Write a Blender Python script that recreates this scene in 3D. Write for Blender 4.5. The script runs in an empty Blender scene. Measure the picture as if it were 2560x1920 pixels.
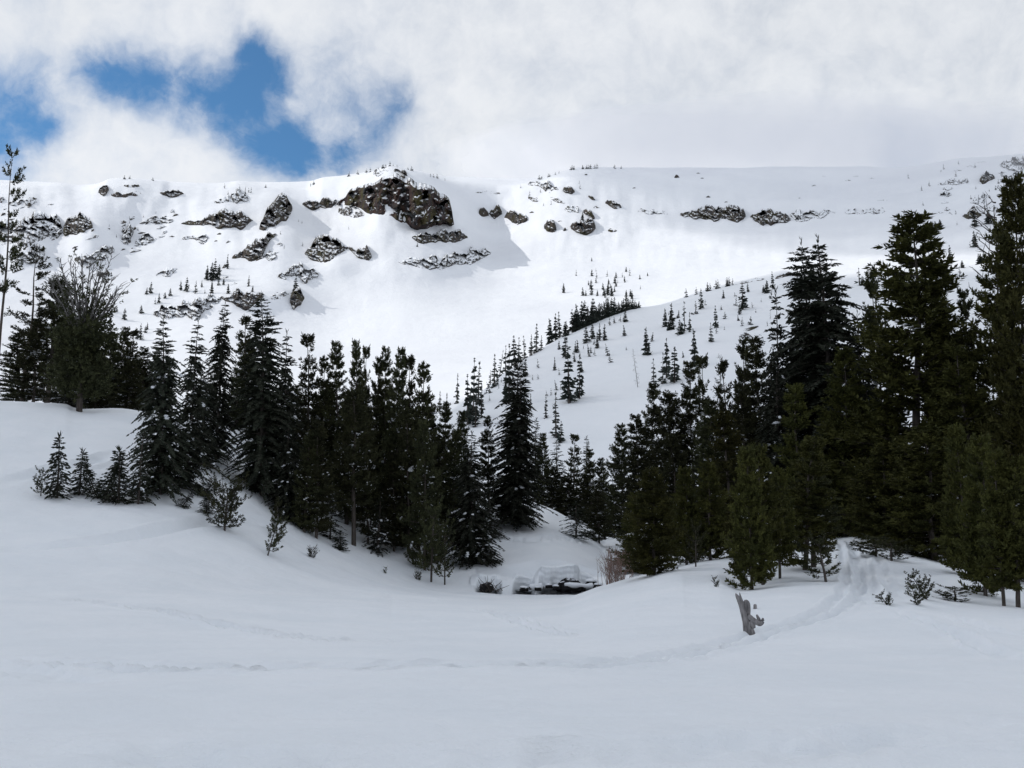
import bpy, math, random
import numpy as np
from mathutils import Vector, Matrix

rng = np.random.default_rng(11)
random.seed(11)
scene = bpy.context.scene
COL = scene.collection

# ------------------------------------------------------------------ camera
F = 2490.0                     # focal length in pixels of the 2560 x 1920 photograph
HORIZON = 1330.0
PITCH = math.atan((HORIZON - 960.0) / F)
CP, SP = math.cos(PITCH), math.sin(PITCH)
cam_data = bpy.data.cameras.new('camera')
cam = bpy.data.objects.new('camera', cam_data)
COL.objects.link(cam)
cam_data.sensor_width = 36.0
cam_data.lens = 36.0 * F / 2560.0
cam_data.clip_start = 0.1
cam_data.clip_end = 20000.0
cam.location = (0, 0, 0)
cam.rotation_euler = (math.pi / 2 + PITCH, 0, 0)
scene.camera = cam

# ------------------------------------------------------------------ world, sun, exposure
SUN_AZ, SUN_EL = math.radians(-76.0), math.radians(37.0)      # azimuth from +Y towards +X
SUN = Vector((math.sin(SUN_AZ) * math.cos(SUN_EL), math.cos(SUN_AZ) * math.cos(SUN_EL), math.sin(SUN_EL)))
scene.view_settings.view_transform = 'Standard'
scene.view_settings.look = 'None'
scene.view_settings.gamma = 1.0
scene.view_settings.exposure = 0.24
scene.view_settings.use_curve_mapping = False
scene.cycles.max_bounces = 6
scene.cycles.diffuse_bounces = 3
scene.cycles.volume_bounces = 4
scene.cycles.transparent_max_bounces = 8
scene.cycles.use_denoising = True

def pix_dir(u, v):
    x = (np.asarray(u, float) - 1280.0) / F
    y = (960.0 - np.asarray(v, float)) / F
    return x + 0 * y, CP - y * SP + 0 * x, SP + y * CP + 0 * x

sun_data = bpy.data.lights.new('sun', 'SUN')
sun = bpy.data.objects.new('sun', sun_data)
COL.objects.link(sun)
sun_data.energy = 2.0
sun_data.angle = math.radians(0.5)
sun_data.color = (1.0, 0.96, 0.90)
sun.rotation_euler = SUN.to_track_quat('Z', 'Y').to_euler()

class N:
    """small helper for node trees"""
    def __init__(s, tree):
        s.t = tree; s.n = tree.nodes; s.l = tree.links
    def new(s, typ, **kw):
        nd = s.n.new(typ)
        for k, val in kw.items():
            setattr(nd, k, val)
        return nd
    def put(s, sock, val):
        if val is None: return
        if hasattr(val, 'is_linked') or isinstance(val, bpy.types.NodeSocket):
            s.l.new(val, sock)
        else:
            sock.default_value = val
    def math(s, op, a, b=None, c=None, clamp=False):
        nd = s.new('ShaderNodeMath', operation=op, use_clamp=clamp)
        for i, q in enumerate((a, b, c)):
            s.put(nd.inputs[i], q)
        return nd.outputs[0]
    def vmath(s, op, a, b=None, out=0):
        nd = s.new('ShaderNodeVectorMath', operation=op)
        s.put(nd.inputs[0], a); s.put(nd.inputs[1], b)
        return nd.outputs[out]
    def noise(s, vec, scale, detail=4.0, rough=0.55, dist=0.0, out='Fac'):
        nd = s.new('ShaderNodeTexNoise')
        s.put(nd.inputs['Vector'], vec)
        nd.inputs['Scale'].default_value = scale
        nd.inputs['Detail'].default_value = detail
        nd.inputs['Roughness'].default_value = rough
        nd.inputs['Distortion'].default_value = dist
        return nd.outputs[out]
    def ramp(s, fac, lo, hi, smooth=True):
        nd = s.new('ShaderNodeMapRange')
        nd.interpolation_type = 'SMOOTHSTEP' if smooth else 'LINEAR'
        s.put(nd.inputs['Value'], fac)
        nd.inputs['From Min'].default_value = lo
        nd.inputs['From Max'].default_value = hi
        return nd.outputs['Result']
    def mix(s, fac, a, b):
        nd = s.new('ShaderNodeMix', data_type='RGBA')
        s.put(nd.inputs[0], fac)
        s.put(nd.inputs[6], a); s.put(nd.inputs[7], b)
        return nd.outputs[2]

def c4(r, g, b): return (r, g, b, 1.0)

world = bpy.data.worlds.new('World')
scene.world = world
world.use_nodes = True
w = N(world.node_tree)
w.n.clear()
sky = w.new('ShaderNodeTexSky', sky_type='NISHITA')
sky.sun_disc = False
sky.sun_elevation = SUN_EL
sky.sun_rotation = SUN_AZ % (2 * math.pi)
sky.altitude = 2400.0
sky.air_density = 1.0
sky.dust_density = 0.3
sky.ozone_density = 1.2
tc = w.new('ShaderNodeTexCoord')
D0 = tc.outputs['Generated']
warp = w.vmath('SUBTRACT', w.noise(D0, 7.0, 5.0, 0.6, out='Color'), (0.5, 0.5, 0.5))
warp = w.vmath('MULTIPLY', warp, (0.07, 0.07, 0.07))
DW = w.vmath('ADD', D0, warp)
def unit(u, v):
    q = Vector([float(c) for c in pix_dir(u, v)]); q.normalize(); return q
# gaps of blue sky between the clouds: (direction, half width in radians, depth)
gaps = [(unit(*p[:2]), p[2], p[3]) for p in (
    (640, 125, .024, 1.1), (650, 180, .032, 1.2), (620, 240, .036, 1.2), (585, 305, .030, 1.0), (680, 330, .042, 1.15), (745, 372, .036, 1.05), (835, 352, .032, .9),
    (280, 188, .030, .95), (228, 165, .022, .85), (370, 202, .034, .95), (470, 205, .030, .9), (540, 225, .034, 1.0), (470, 285, .026, .65),
    (60, 262, .042, 1.0), (110, 222, .028, .85), (8, 350, .032, .95), (-70, 300, .06, .95), (15, 430, .022, .75),
    (800, 190, .036, .62), (865, 225, .036, .62), (955, 250, .030, .70), (900, 300, .030, .72), (985, 225, .020, .7),
    (2245, 372, .038, .62), (2380, 362, .04, .42), (2500, 370, .03, .32))]
for az, el, s, dep in ((-70, 25, .16, .8), (-110, 35, .22, .9), (-150, 30, .20, .8), (170, 40, .25, .9), (120, 25, .2, .8),
                       (75, 35, .2, .8), (-40, 60, .2, .7), (60, 70, .22, .8), (150, 65, .2, .7), (45, 30, .10, .5), (-130, 65, .25, .8)):
    a, e = math.radians(az), math.radians(el)
    gaps.append((Vector((math.sin(a) * math.cos(e), math.cos(a) * math.cos(e), math.sin(e))), s, dep))
hole = None
for c, s, dep in gaps:
    d = w.vmath('DISTANCE', DW, tuple(c), out=1)
    g = w.math('DIVIDE', d, s * 1.17)
    g = w.math('MULTIPLY', g, g)
    g = w.math('POWER', 0.3679, g)
    g = w.math('MULTIPLY', g, dep)
    hole = g if hole is None else w.math('SMOOTH_MAX', hole, g, .42)
n1 = w.noise(DW, 14.0, 9.0, 0.62)
n2 = w.noise(D0, 3.0, 4.0, 0.5)
n3 = w.noise(DW, 38.0, 7.0, 0.62)
amp = w.math('MULTIPLY_ADD', hole, 1.15, .07, clamp=True)
nz_ = w.math('MULTIPLY_ADD', w.math('SUBTRACT', n3, 0.5), 0.85, w.math('MULTIPLY', w.math('SUBTRACT', n1, 0.5), 1.35))
cov = w.math('MULTIPLY_ADD', nz_, amp, w.math('MULTIPLY_ADD', hole, -1.22, 1.12))
cov = w.ramp(cov, -0.12, 0.98)
shade = w.math('MULTIPLY_ADD', w.math('SUBTRACT', n2, 0.5), 1.3, 0.62)
shade = w.math('MULTIPLY_ADD', w.math('SUBTRACT', n1, 0.5), 0.16, shade, clamp=True)
sxyz = w.new('ShaderNodeSeparateXYZ'); w.l.new(D0, sxyz.inputs[0])
shade = w.math('MULTIPLY_ADD', w.ramp(sxyz.outputs['Z'],   .27, .75), -.45, shade, clamp=True)     # cloud bases are greyer overhead
ccol = w.mix(shade, c4(.62, .645, .675), c4(.805, .82, .85))
bg1 = w.new('ShaderNodeBackground'); bg1.inputs['Strength'].default_value = 0.09
tint = w.new('ShaderNodeMix', data_type='RGBA', blend_type='MULTIPLY'); tint.inputs[0].default_value = 1.0
w.l.new(sky.outputs[0], tint.inputs[6]); tint.inputs[7].default_value = c4(.62, .98, 1.12)
w.l.new(tint.outputs[2], bg1.inputs['Color'])
bg2 = w.new('ShaderNodeBackground'); bg2.inputs['Strength'].default_value = 1.0
w.l.new(ccol, bg2.inputs['Color'])
ms = w.new('ShaderNodeMixShader')
w.l.new(cov, ms.inputs[0]); w.l.new(bg1.outputs[0], ms.inputs[1]); w.l.new(bg2.outputs[0], ms.inputs[2])
wo = w.new('ShaderNodeOutputWorld')
w.l.new(ms.outputs[0], wo.inputs['Surface'])

# ------------------------------------------------------------------ materials
def material(name, rough=0.8, spec=0.3):
    m = bpy.data.materials.new(name)
    m.use_nodes = True
    t = N(m.node_tree)
    b = t.n['Principled BSDF']
    b.inputs['Roughness'].default_value = rough
    b.inputs['Specular IOR Level'].default_value = spec
    return m, t, b
def bump(t, b, h, strength, dist):
    nd = t.new('ShaderNodeBump')
    nd.inputs['Strength'].default_value = strength
    nd.inputs['Distance'].default_value = dist
    t.put(nd.inputs['Height'], h)
    t.l.new(nd.outputs[0], b.inputs['Normal'])
def world_pos(t):
    return t.new('ShaderNodeNewGeometry').outputs['Position']
def obj_pos(t):
    return t.new('ShaderNodeTexCoord').outputs['Object']

def snow_material(name, col_a, col_b, scale, bscale, bdist):
    m, t, b = material(name, 0.75, 0.15)
    p = world_pos(t)
    f = t.ramp(t.noise(p, scale, 5, 0.6), .3, .7)
    t.l.new(t.mix(f, c4(*col_a), c4(*col_b)), b.inputs['Base Color'])
    h = t.math('ADD', t.noise(p, bscale, 6, 0.65), t.math('MULTIPLY', t.noise(p, bscale * 0.17, 4, 0.55), 2.2))
    if name == 'meadow_snow':
        rp = t.noise(t.vmath('MULTIPLY', p, (.35, 1.6, 1.0)), 2.2, 5, .62, 1.2)
        gr = t.noise(p, 38.0, 3, .7)
        h = t.math('ADD', h, t.math('ADD', t.math('MULTIPLY', rp, 1.6), t.math('MULTIPLY', gr, .35)))
        bump(t, b, h, 0.75, bdist)
    else:
        bump(t, b, h, 0.55, bdist)
    return m
M = {}
M['snow'] = snow_material('meadow_snow', (.81, .845, .88), (.86, .885, .915), .35, 6.0, .035)
M['snow_hill'] = snow_material('hill_snow', (.83, .855, .885), (.88, .895, .92), .05, .8, .25)
M['snow_mountain'] = snow_material('mountain_snow', (.82, .84, .88), (.88, .90, .93), .012, .12, 1.4)
M['clump'] = snow_material('branch_snow', (.80, .83, .87), (.86, .88, .91), 1.0, 8.0, .02)

def needle_material(name, a, b_, scale=1.3):
    m, t, b = material(name, 0.75, 0.12)
    p = world_pos(t)
    f = t.ramp(t.noise(p, scale, 3, 0.6), .3, .72)
    col = t.mix(f, c4(*a), c4(*b_))
    rnd = t.new('ShaderNodeObjectInfo').outputs['Random']
    hs = t.new('ShaderNodeHueSaturation')
    t.put(hs.inputs['Value'], t.math('MULTIPLY_ADD', rnd, .7, .65))
    t.put(hs.inputs['Hue'], t.math('MULTIPLY_ADD', rnd, .03, .485))
    t.l.new(col, hs.inputs['Color'])
    t.l.new(hs.outputs[0], b.inputs['Base Color'])
    return m
M['fir'] = needle_material('hemlock_needles', (.018, .022, .016), (.034, .038, .026))
M['pine'] = needle_material('pine_needles', (.024, .027, .014), (.048, .050, .022))
M['olive'] = needle_material('olive_pine_needles', (.031, .034, .010), (.062, .062, .016))
M['far'] = needle_material('far_needles', (.026, .034, .030), (.050, .060, .050), .3)
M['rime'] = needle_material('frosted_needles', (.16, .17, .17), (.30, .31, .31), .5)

def bark_material(name, a, b_):
    m, t, b = material(name, 0.9, 0.1)
    p = obj_pos(t)
    st = t.vmath('MULTIPLY', p, (6.0, 6.0, 0.9))
    n = t.noise(st, 3.0, 5, .65)
    t.l.new(t.mix(t.ramp(n, .3, .7), c4(*a), c4(*b_)), b.inputs['Base Color'])
    bump(t, b, n, .8, .03)
    return m
M['bark'] = bark_material('pine_bark', (.045, .038, .033), (.11, .095, .085))
M['grey_bark'] = bark_material('weathered_bark', (.085, .08, .078), (.19, .18, .175))
M['dead'] = bark_material('stump_wood', (.085, .08, .082), (.30, .285, .285))
M['twig'] = bark_material('willow_twigs', (.15, .10, .085), (.30, .215, .185))

def rock_material(name, warm, cold, moss, snow_lo, snow_hi, scale, patch):
    m, t, b = material(name, 0.9, 0.1)
    p = world_pos(t)
    st = t.vmath('MULTIPLY', p, (1.0, 0.6, 0.16))
    n1 = t.noise(st, scale * 2.2, 6, .6)
    n2 = t.noise(p, scale * .55, 4, .55)
    n3 = t.noise(p, scale * 1.7, 4, .6)
    col = t.mix(t.ramp(n1, .36, .64), c4(*warm), c4(*cold))
    col = t.mix(t.ramp(n2, .48, .66), col, c4(*moss))
    col = t.mix(t.ramp(t.noise(st, scale * 6.0, 4, .6),   .56, .80), col, c4(.018, .016, .016))
    nz = t.new('ShaderNodeSeparateXYZ')
    t.l.new(t.new('ShaderNodeNewGeometry').outputs['Normal'], nz.inputs[0])
    z = t.math('MULTIPLY_ADD', t.math('SUBTRACT', n3, .5), .9, nz.outputs['Z'])
    sn = t.ramp(z, snow_lo, snow_hi)
    sn2 = t.ramp(t.noise(p, scale * 1.9, 5, .7), patch, patch + .06)
    sn = t.math('MAXIMUM', sn, sn2)
    t.l.new(t.mix(sn, col, c4(.85, .875, .91)), b.inputs['Base Color'])
    bump(t, b, t.noise(st, scale * 5.0, 4, .6), .6, .35 / scale * .35)
    return m
M['cliff'] = rock_material('cliff_rock', (.056, .032, .027), (.026, .028, .031), (.060, .052, .022), .70, .86, .11, .66)
M['rock'] = rock_material('outcrop_rock', (.080, .064, .052), (.044, .044, .046), (.055, .05, .03), .72, .88, .16, .64)
M['rock_snowy'] = rock_material('snowy_outcrop_rock', (.080, .070, .062), (.055, .055, .058), (.06, .055, .04), .52, .72, .20, .55)
M['boulder'] = rock_material('creek_boulder', (.020, .019, .019), (.028, .028, .030), (.016, .016, .016), .80, .95, 2.0, .9)

# ------------------------------------------------------------------ mesh helpers
def make_mesh(name, V, faces, mat=None, smooth=False):
    """V (n,3); faces: list of int arrays (k,3) or (k,4)"""
    V = np.asarray(V, np.float32)
    me = bpy.data.meshes.new(name)
    me.vertices.add(len(V)); me.vertices.foreach_set('co', V.ravel())
    faces = [np.asarray(f, np.int32) for f in faces if len(f)]
    nl = sum(f.size for f in faces); npoly = sum(len(f) for f in faces)
    me.loops.add(nl); me.polygons.add(npoly)
    me.loops.foreach_set('vertex_index', np.concatenate([f.ravel() for f in faces]))
    tot = np.concatenate([np.full(len(f), f.shape[1], np.int32) for f in faces])
    st = np.concatenate([[0], np.cumsum(tot)[:-1]]).astype(np.int32)
    me.polygons.foreach_set('loop_start', st)
    me.polygons.foreach_set('use_smooth', np.full(npoly, smooth, bool))
    me.update(calc_edges=True)
    if mat is not None: me.materials.append(mat)
    return me
def link(name, me, parent=None, loc=None):
    o = bpy.data.objects.new(name, me)
    COL.objects.link(o)
    if parent is not None: o.parent = parent
    if loc is not None: o.location = loc
    return o
def tag(o, label=None, cat=None, group=None, kind=None):
    if label: o['label'] = label
    if cat: o['category'] = cat
    if group: o['group'] = group
    if kind: o['kind'] = kind
    return o

class Geo:
    def __init__(s): s.V = []; s.F3 = []; s.F4 = []; s.n = 0
    def add(s, V, f3=None, f4=None):
        V = np.asarray(V, float).reshape(-1, 3)
        if f3 is not None and len(f3): s.F3.append(np.asarray(f3) + s.n)
        if f4 is not None and len(f4): s.F4.append(np.asarray(f4) + s.n)
        s.V.append(V); s.n += len(V)
    def tube(s, P, R, k=6, cap=True):
        P = np.asarray(P, float); R = np.asarray(R, float); m = len(P)
        T = np.gradient(P, axis=0); T /= np.linalg.norm(T, axis=1, keepdims=True) + 1e-9
        ref = np.where(np.abs(T[:, 2:3]) > .9, [[1., 0, 0]], [[0, 0, 1.]])
        A = np.cross(T, ref); A /= np.linalg.norm(A, axis=1, keepdims=True) + 1e-9
        B = np.cross(T, A)
        ang = np.arange(k) * 2 * np.pi / k
        V = P[:, None] + R[:, None, None] * (A[:, None] * np.cos(ang)[None, :, None] + B[:, None] * np.sin(ang)[None, :, None])
        i = np.arange(m - 1)[:, None] * k; j = np.arange(k)[None]; j2 = (j + 1) % k
        f = np.stack([i + j, i + j2, i + k + j2, i + k + j], -1).reshape(-1, 4)
        s.add(V.reshape(-1, 3), None, f)
        if cap and k > 3:
            base = (m - 1) * k
            s.F3.append(np.array([[base, base + q, base + q + 1] for q in range(1, k - 1)]) + s.n - m * k)
    def kites(s, P, Dn, L, W):
        """narrow leaf shaped blades"""
        n = len(P)
        Q = rng.normal(size=(n, 3))
        S = np.cross(Dn, Q); S /= np.linalg.norm(S, axis=1, keepdims=True) + 1e-9
        L = np.broadcast_to(L, n)[:, None]; W = np.broadcast_to(W, n)[:, None]
        V = np.stack([P, P + Dn * L * .4 + S * W * .5, P + Dn * L, P + Dn * L * .4 - S * W * .5], 1)
        s.add(V.reshape(-1, 3), None, np.arange(n * 4).reshape(n, 4))
    def lumps(s, P, S):
        """small rounded snow pillows: P (n,3), S (n,3) half sizes"""
        base = []
        for zz, rr, k in ((-.7, .6, 5), (.1, 1., 5), (.75, .6, 5)):
            for q in range(k):
                a = q * 2 * math.pi / k + zz
                base.append((rr * math.cos(a), rr * math.sin(a), zz))
        base.append((0, 0, 1.0))
        base = np.array(base)
        f4 = [[a * 5 + q, a * 5 + (q + 1) % 5, a * 5 + 5 + (q + 1) % 5, a * 5 + 5 + q] for a in range(2) for q in range(5)]
        f3 = [[10 + q, 10 + (q + 1) % 5, 15] for q in range(5)]
        n = len(P)
        if n == 0: return
        jit = 1 + rng.normal(size=(n, 16, 1)) * .15
        V = P[:, None] + base[None] * S[:, None] * jit
        off = (np.arange(n) * 16)[:, None, None]
        s.add(V.reshape(-1, 3), (np.array(f3)[None] + off).reshape(-1, 3), (np.array(f4)[None] + off).reshape(-1, 4))
    def mesh(s, name, mat, smooth=False):
        V = np.concatenate(s.V)
        fs = []
        if s.F4: fs.append(np.concatenate(s.F4))
        if s.F3: fs.append(np.concatenate(s.F3))
        return make_mesh(name, V, fs, mat, smooth)

# gradient noise
_perm = np.random.default_rng(5).permutation(512)
_perm = np.concatenate([_perm, _perm, _perm])
_gr = np.random.default_rng(6).normal(size=(512, 2)); _gr /= np.linalg.norm(_gr, axis=1, keepdims=True)
def perlin(x, y):
    x = np.asarray(x, float); y = np.asarray(y, float)
    xi = np.floor(x).astype(int); yi = np.floor(y).astype(int)
    xf = x - xi; yf = y - yi
    xi &= 511; yi &= 511
    fx = xf * xf * xf * (xf * (xf * 6 - 15) + 10); fy = yf * yf * yf * (yf * (yf * 6 - 15) + 10)
    def g(ix, iy, dx, dy):
        h = _gr[_perm[_perm[ix & 511] + (iy & 511)] & 511]
        return h[..., 0] * dx + h[..., 1] * dy
    a = g(xi, yi, xf, yf); b = g(xi + 1, yi, xf - 1, yf)
    c = g(xi, yi + 1, xf, yf - 1); d = g(xi + 1, yi + 1, xf - 1, yf - 1)
    return (a + (b - a) * fx) * (1 - fy) + (c + (d - c) * fx) * fy
def fbm(x, y, o=4, gain=.5):
    r = 0; a = 1.0
    for k in range(o):
        r = r + a * perlin(x * 2 ** k + 17.3 * k, y * 2 ** k + 9.1 * k); a *= gain
    return r

# ------------------------------------------------------------------ terrain
# every ring is a line on the ground: (photo column, distance, photo row where it is seen)
RINGS = [
 [(0, 3, None)],
 [(0, 6.6, 1920), (2560, 6.6, 1920)],
 [(0, 10, 1750), (2560, 10, 1750)],
 [(0, 18, 1618), (1300, 18, 1620), (2560, 18, 1622)],
 [(0, 36, 1482), (300, 36, 1484), (600, 38, 1486), (900, 43, 1482), (1100, 46, 1496), (1280, 47, 1500), (1400, 47, 1496), (1500, 46, 1466), (1600, 45, 1442),
  (1700, 42, 1430), (1790, 39, 1440), (1850, 36, 1474), (1900, 36, 1468), (2000, 38, 1446), (2100, 39, 1440), (2200, 38, 1450), (2300, 36, 1476), (2420, 33, 1512), (2560, 32, 1530)],
 [(0, 48, 1330), (300, 50, 1290), (450, 50, 1305), (600, 50, 1340), (750, 51, 1392), (900, 52, 1438), (1000, 53, 1466), (1100, 54, 1482), (1190, 55, 1484), (1280, 55.5, 1485), (1400, 56, 1484), (1500, 57, 1484),
  (1570, 57, 1470), (1600, 58, 1455), (1700, 50, 1416), (1850, 52, 1383), (2000, 50, 1371), (2150, 48, 1376), (2300, 46, 1402), (2420, 42, 1440), (2560, 40, 1500)],
 [(0, 60, 1150), (300, 61, 1130), (450, 60, 1150), (600, 61, 1190), (700, 60, 1265), (850, 62, 1335), (1000, 61, 1395), (1100, 60.5, 1424), (1190, 60.5, 1427), (1280, 60.5, 1421), (1400, 60.5, 1408), (1500, 62, 1418),
  (1600, 66, 1400), (1700, 62, 1398), (1850, 62, 1364), (2000, 61, 1352), (2080, 61, 1346), (2150, 61, 1341), (2300, 56, 1380), (2560, 50, 1470)],
 [(0, 74, 1005), (80, 74, 1007), (165, 74, 1011), (182, 73, 1022), (205, 72, 1030), (300, 73, 1025), (360, 73, 1033), (450, 73, 1045), (560, 74, 1062), (640, 75, 1080), (700, 76, 1115), (850, 78, 1180), (1000, 80, 1225), (1150, 84, 1228),
  (1280, 88, 1243), (1363, 90, 1268), (1425, 90, 1299), (1491, 88, 1332), (1510, 87, 1350), (1557, 86, 1342), (1650, 80, 1325), (1850, 76, 1338), (2000, 75, 1338), (2150, 74, 1337), (2300, 70, 1350), (2560, 65, 1400)],
 [(0, 110, 1040), (300, 110, 1050), (600, 110, 1100), (1000, 115, 1262), (1280, 118, 1290), (1490, 118, 1345), (1557, 118, 1345), (1850, 112, 1330), (2150, 110, 1320), (2560, 100, 1330)],
 # hill
 [(0, 150, 1060), (600, 150, 1110), (1000, 150, 1215), (1280, 150, 1245), (1500, 150, 1260), (1700, 150, 1255), (2000, 150, 1215), (2560, 150, 1170)],
 [(0, 200, 1062), (600, 200, 1105), (900, 200, 1140), (1150, 195, 1115), (1280, 200, 1080), (1400, 208, 1035), (1600, 220, 975), (1800, 230, 905), (2000, 240, 870), (2300, 245, 845), (2560, 245, 830)],
 [(0, 250, 1050), (400, 250, 1080), (800, 245, 1118), (1000, 238, 1095), (1083, 240, 1058), (1130, 242, 1027), (1200, 255, 985), (1297, 285, 906), (1355, 300, 873), (1425, 322, 832), (1511, 345, 793), (1573, 362, 772), (1651, 375, 760), (1700, 385, 745),
  (1797, 402, 718), (1856, 412, 704), (1906, 422, 694), (1972, 432, 683), (2007, 436, 690), (2139, 442, 683), (2229, 446, 675), (2419, 450, 663), (2470, 452, 653), (2560, 455, 640)],
 [(0, 320, 1045), (400, 320, 1070), (800, 320, 1090), (1000, 310, 1092), (1130, 315, 1060), (1297, 350, 945), (1425, 385, 868), (1573, 425, 806), (1700, 450, 778), (1906, 490, 728), (2139, 510, 715), (2419, 520, 695), (2560, 525, 672)],
 # mountain
 [(0, 500, 955), (600, 500, 958), (1000, 500, 958), (1280, 510, 925), (1500, 530, 870), (1800, 560, 775), (2200, 600, 700), (2560, 610, 660)],
 [(0, 700, 800), (300, 700, 826), (600, 700, 805), (800, 700, 828), (1000, 700, 805), (1280, 710, 772), (1500, 720, 742), (1800, 740, 690), (2200, 760, 640), (2560, 760, 600)],
 [(0, 850, 685), (200, 850, 692), (400, 850, 680), (600, 850, 664), (800, 850, 662), (1000, 830, 655), (1280, 880, 672), (1500, 880, 640), (1800, 890, 600), (2200, 900, 560), (2560, 900, 530)],
 [(0, 1000, 560), (300, 1000, 552), (600, 1000, 552), (850, 1000, 562), (950, 980, 552), (1100, 980, 572), (1250, 1040, 566), (1500, 1040, 525), (1800, 1050, 530), (2200, 1060, 490), (2560, 1060, 455)],
 [(0, 1150, 460), (78, 1150, 462), (155, 1150, 464), (187, 1150, 474), (249, 1150, 462), (272, 1150, 448), (330, 1150, 444), (404, 1150, 451), (428, 1150, 459), (517, 1150, 466), (564, 1150, 462), (599, 1150, 455), (661, 1150, 466),
  (739, 1150, 470), (766, 1150, 469), (809, 1145, 446), (860, 1140, 441), (936, 1130, 425), (978, 1125, 411), (1013, 1130, 419), (1068, 1140, 436), (1122, 1150, 451), (1180, 1160, 456), (1270, 1180, 460), (1317, 1185, 452), (1359, 1190, 444), (1394, 1195, 432), (1433, 1200, 421),
  (1495, 1210, 418), (1710, 1230, 421), (1914, 1240, 421), (2139, 1240, 417), (2237, 1240, 420), (2322, 1235, 410), (2380, 1230, 399), (2478, 1225, 392), (2560, 1220, 383)],
 [(0, 1300, 470), (1280, 1330, 466), (2560, 1360, 410)],
 [(0, 1800, 760), (2560, 1800, 740)],
]
GEN_Z = [-1.5, -1.55, -1.6, -1.8, -2.0, -1.0, 2.0, 6.0, 9.0, 12.0, 18.0, 24.0, 26.0, 55.0, 120.0, 190.0, 270.0, 350.0, 340.0, 250.0]
I_NEAR, I_HILL, I_END = 8, 12, len(RINGS) - 1
SUB = [24, 56, 80, 92, 60, 56, 60, 34,   20, 44, 60, 24,   36, 44, 50, 60, 60, 14, 6]

th_in = np.radians(np.arange(-31.0, 31.001, 0.075))
th_out = np.radians(np.concatenate([np.arange(31.6, 40, .8), np.arange(41, 180, 3.0)]))
TH = np.concatenate([-th_out[::-1], th_in, th_out, ])
TH = np.concatenate([[-math.pi], TH, [math.pi]])
NC = len(TH)

def pchip_slopes(x, y):
    """x, y: (n, C); monotone slopes"""
    h = np.diff(x, axis=0); d = np.diff(y, axis=0) / h
    m = np.zeros_like(y)
    w1 = 2 * h[1:] + h[:-1]; w2 = h[1:] + 2 * h[:-1]
    ok = d[1:] * d[:-1] > 0
    with np.errstate(divide='ignore', invalid='ignore'):
        hm = (w1 + w2) / (w1 / d[:-1] + w2 / d[1:])
    m[1:-1] = np.where(ok, np.nan_to_num(hm), 0)
    m[0] = d[0]; m[-1] = d[-1]
    return m
def pchip1(xn, yn, x):
    xn = np.asarray(xn, float)[:, None]; yn = np.asarray(yn, float)[:, None]
    if len(xn) == 2:
        return np.interp(x, xn[:, 0], yn[:, 0])
    m = pchip_slopes(xn, yn)[:, 0]; xn = xn[:, 0]; yn = yn[:, 0]
    i = np.clip(np.searchsorted(xn, x) - 1, 0, len(xn) - 2)
    h = xn[i + 1] - xn[i]; s = np.clip((x - xn[i]) / h, 0, 1)
    return hermite(s, h, yn[i], yn[i + 1], m[i], m[i + 1])
def hermite(s, h, y0, y1, m0, m1):
    s2 = s * s; s3 = s2 * s
    return (2 * s3 - 3 * s2 + 1) * y0 + (s3 - 2 * s2 + s) * h * m0 + (-2 * s3 + 3 * s2) * y1 + (s3 - s2) * h * m1

def build_rings():
    RR, ZZ = [], []
    out = np.clip((np.degrees(np.abs(TH)) - 45) / 55, 0, 1); out = out * out * (3 - 2 * out)
    for k, ring in enumerate(RINGS):
        if ring[0][2] is None:
            r = np.full(NC, 3.0); z = np.full(NC, -1.5)
        elif len(ring) == 1:
            pass
        else:
            a = np.array(ring, float)
            dx, dy, dz = pix_dir(a[:, 0], a[:, 2])
            t = np.arctan2(dx, dy); rn = a[:, 1]; zn = dz / np.hypot(dx, dy) * rn
            x = np.clip(TH, t[0], t[-1])
            r = pchip1(t, rn, x); z = pchip1(t, zn, x)
        rg = np.mean(r[np.abs(TH) < .5])
        RR.append(r * (1 - out) + rg * out)
        ZZ.append(z * (1 - out) + GEN_Z[k] * out)
    return np.array(RR), np.array(ZZ)
RR, ZZ = build_rings()
MS = pchip_slopes(RR, ZZ)
rows_r, rows_z, ring_row = [], [], [0]
for k in range(I_END):
    n = SUB[k]
    for j in range(n):
        s = j / n
        r = RR[k] ** (1 - s) * RR[k + 1] ** s
        h = RR[k + 1] - RR[k]; q = (r - RR[k]) / h
        rows_r.append(r); rows_z.append(hermite(q, h, ZZ[k], ZZ[k + 1], MS[k], MS[k + 1]))
    ring_row.append(ring_row[-1] + n)
rows_r.append(RR[-1]); rows_z.append(ZZ[-1])
GR = np.array(rows_r); GZ = np.array(rows_z)                 # (rows, cols)
TT = np.broadcast_to(TH[None], GR.shape)
seam = np.clip((math.pi - np.abs(TT)) / .5, 0, 1)

def to_pix(th, r, z):
    X, Y, Z = r * np.sin(th), r * np.cos(th), z
    d = np.maximum(Y * CP + Z * SP, 1e-3)
    return 1280 + F * X / d, 960 - F * (-Y * SP + Z * CP) / d
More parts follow.
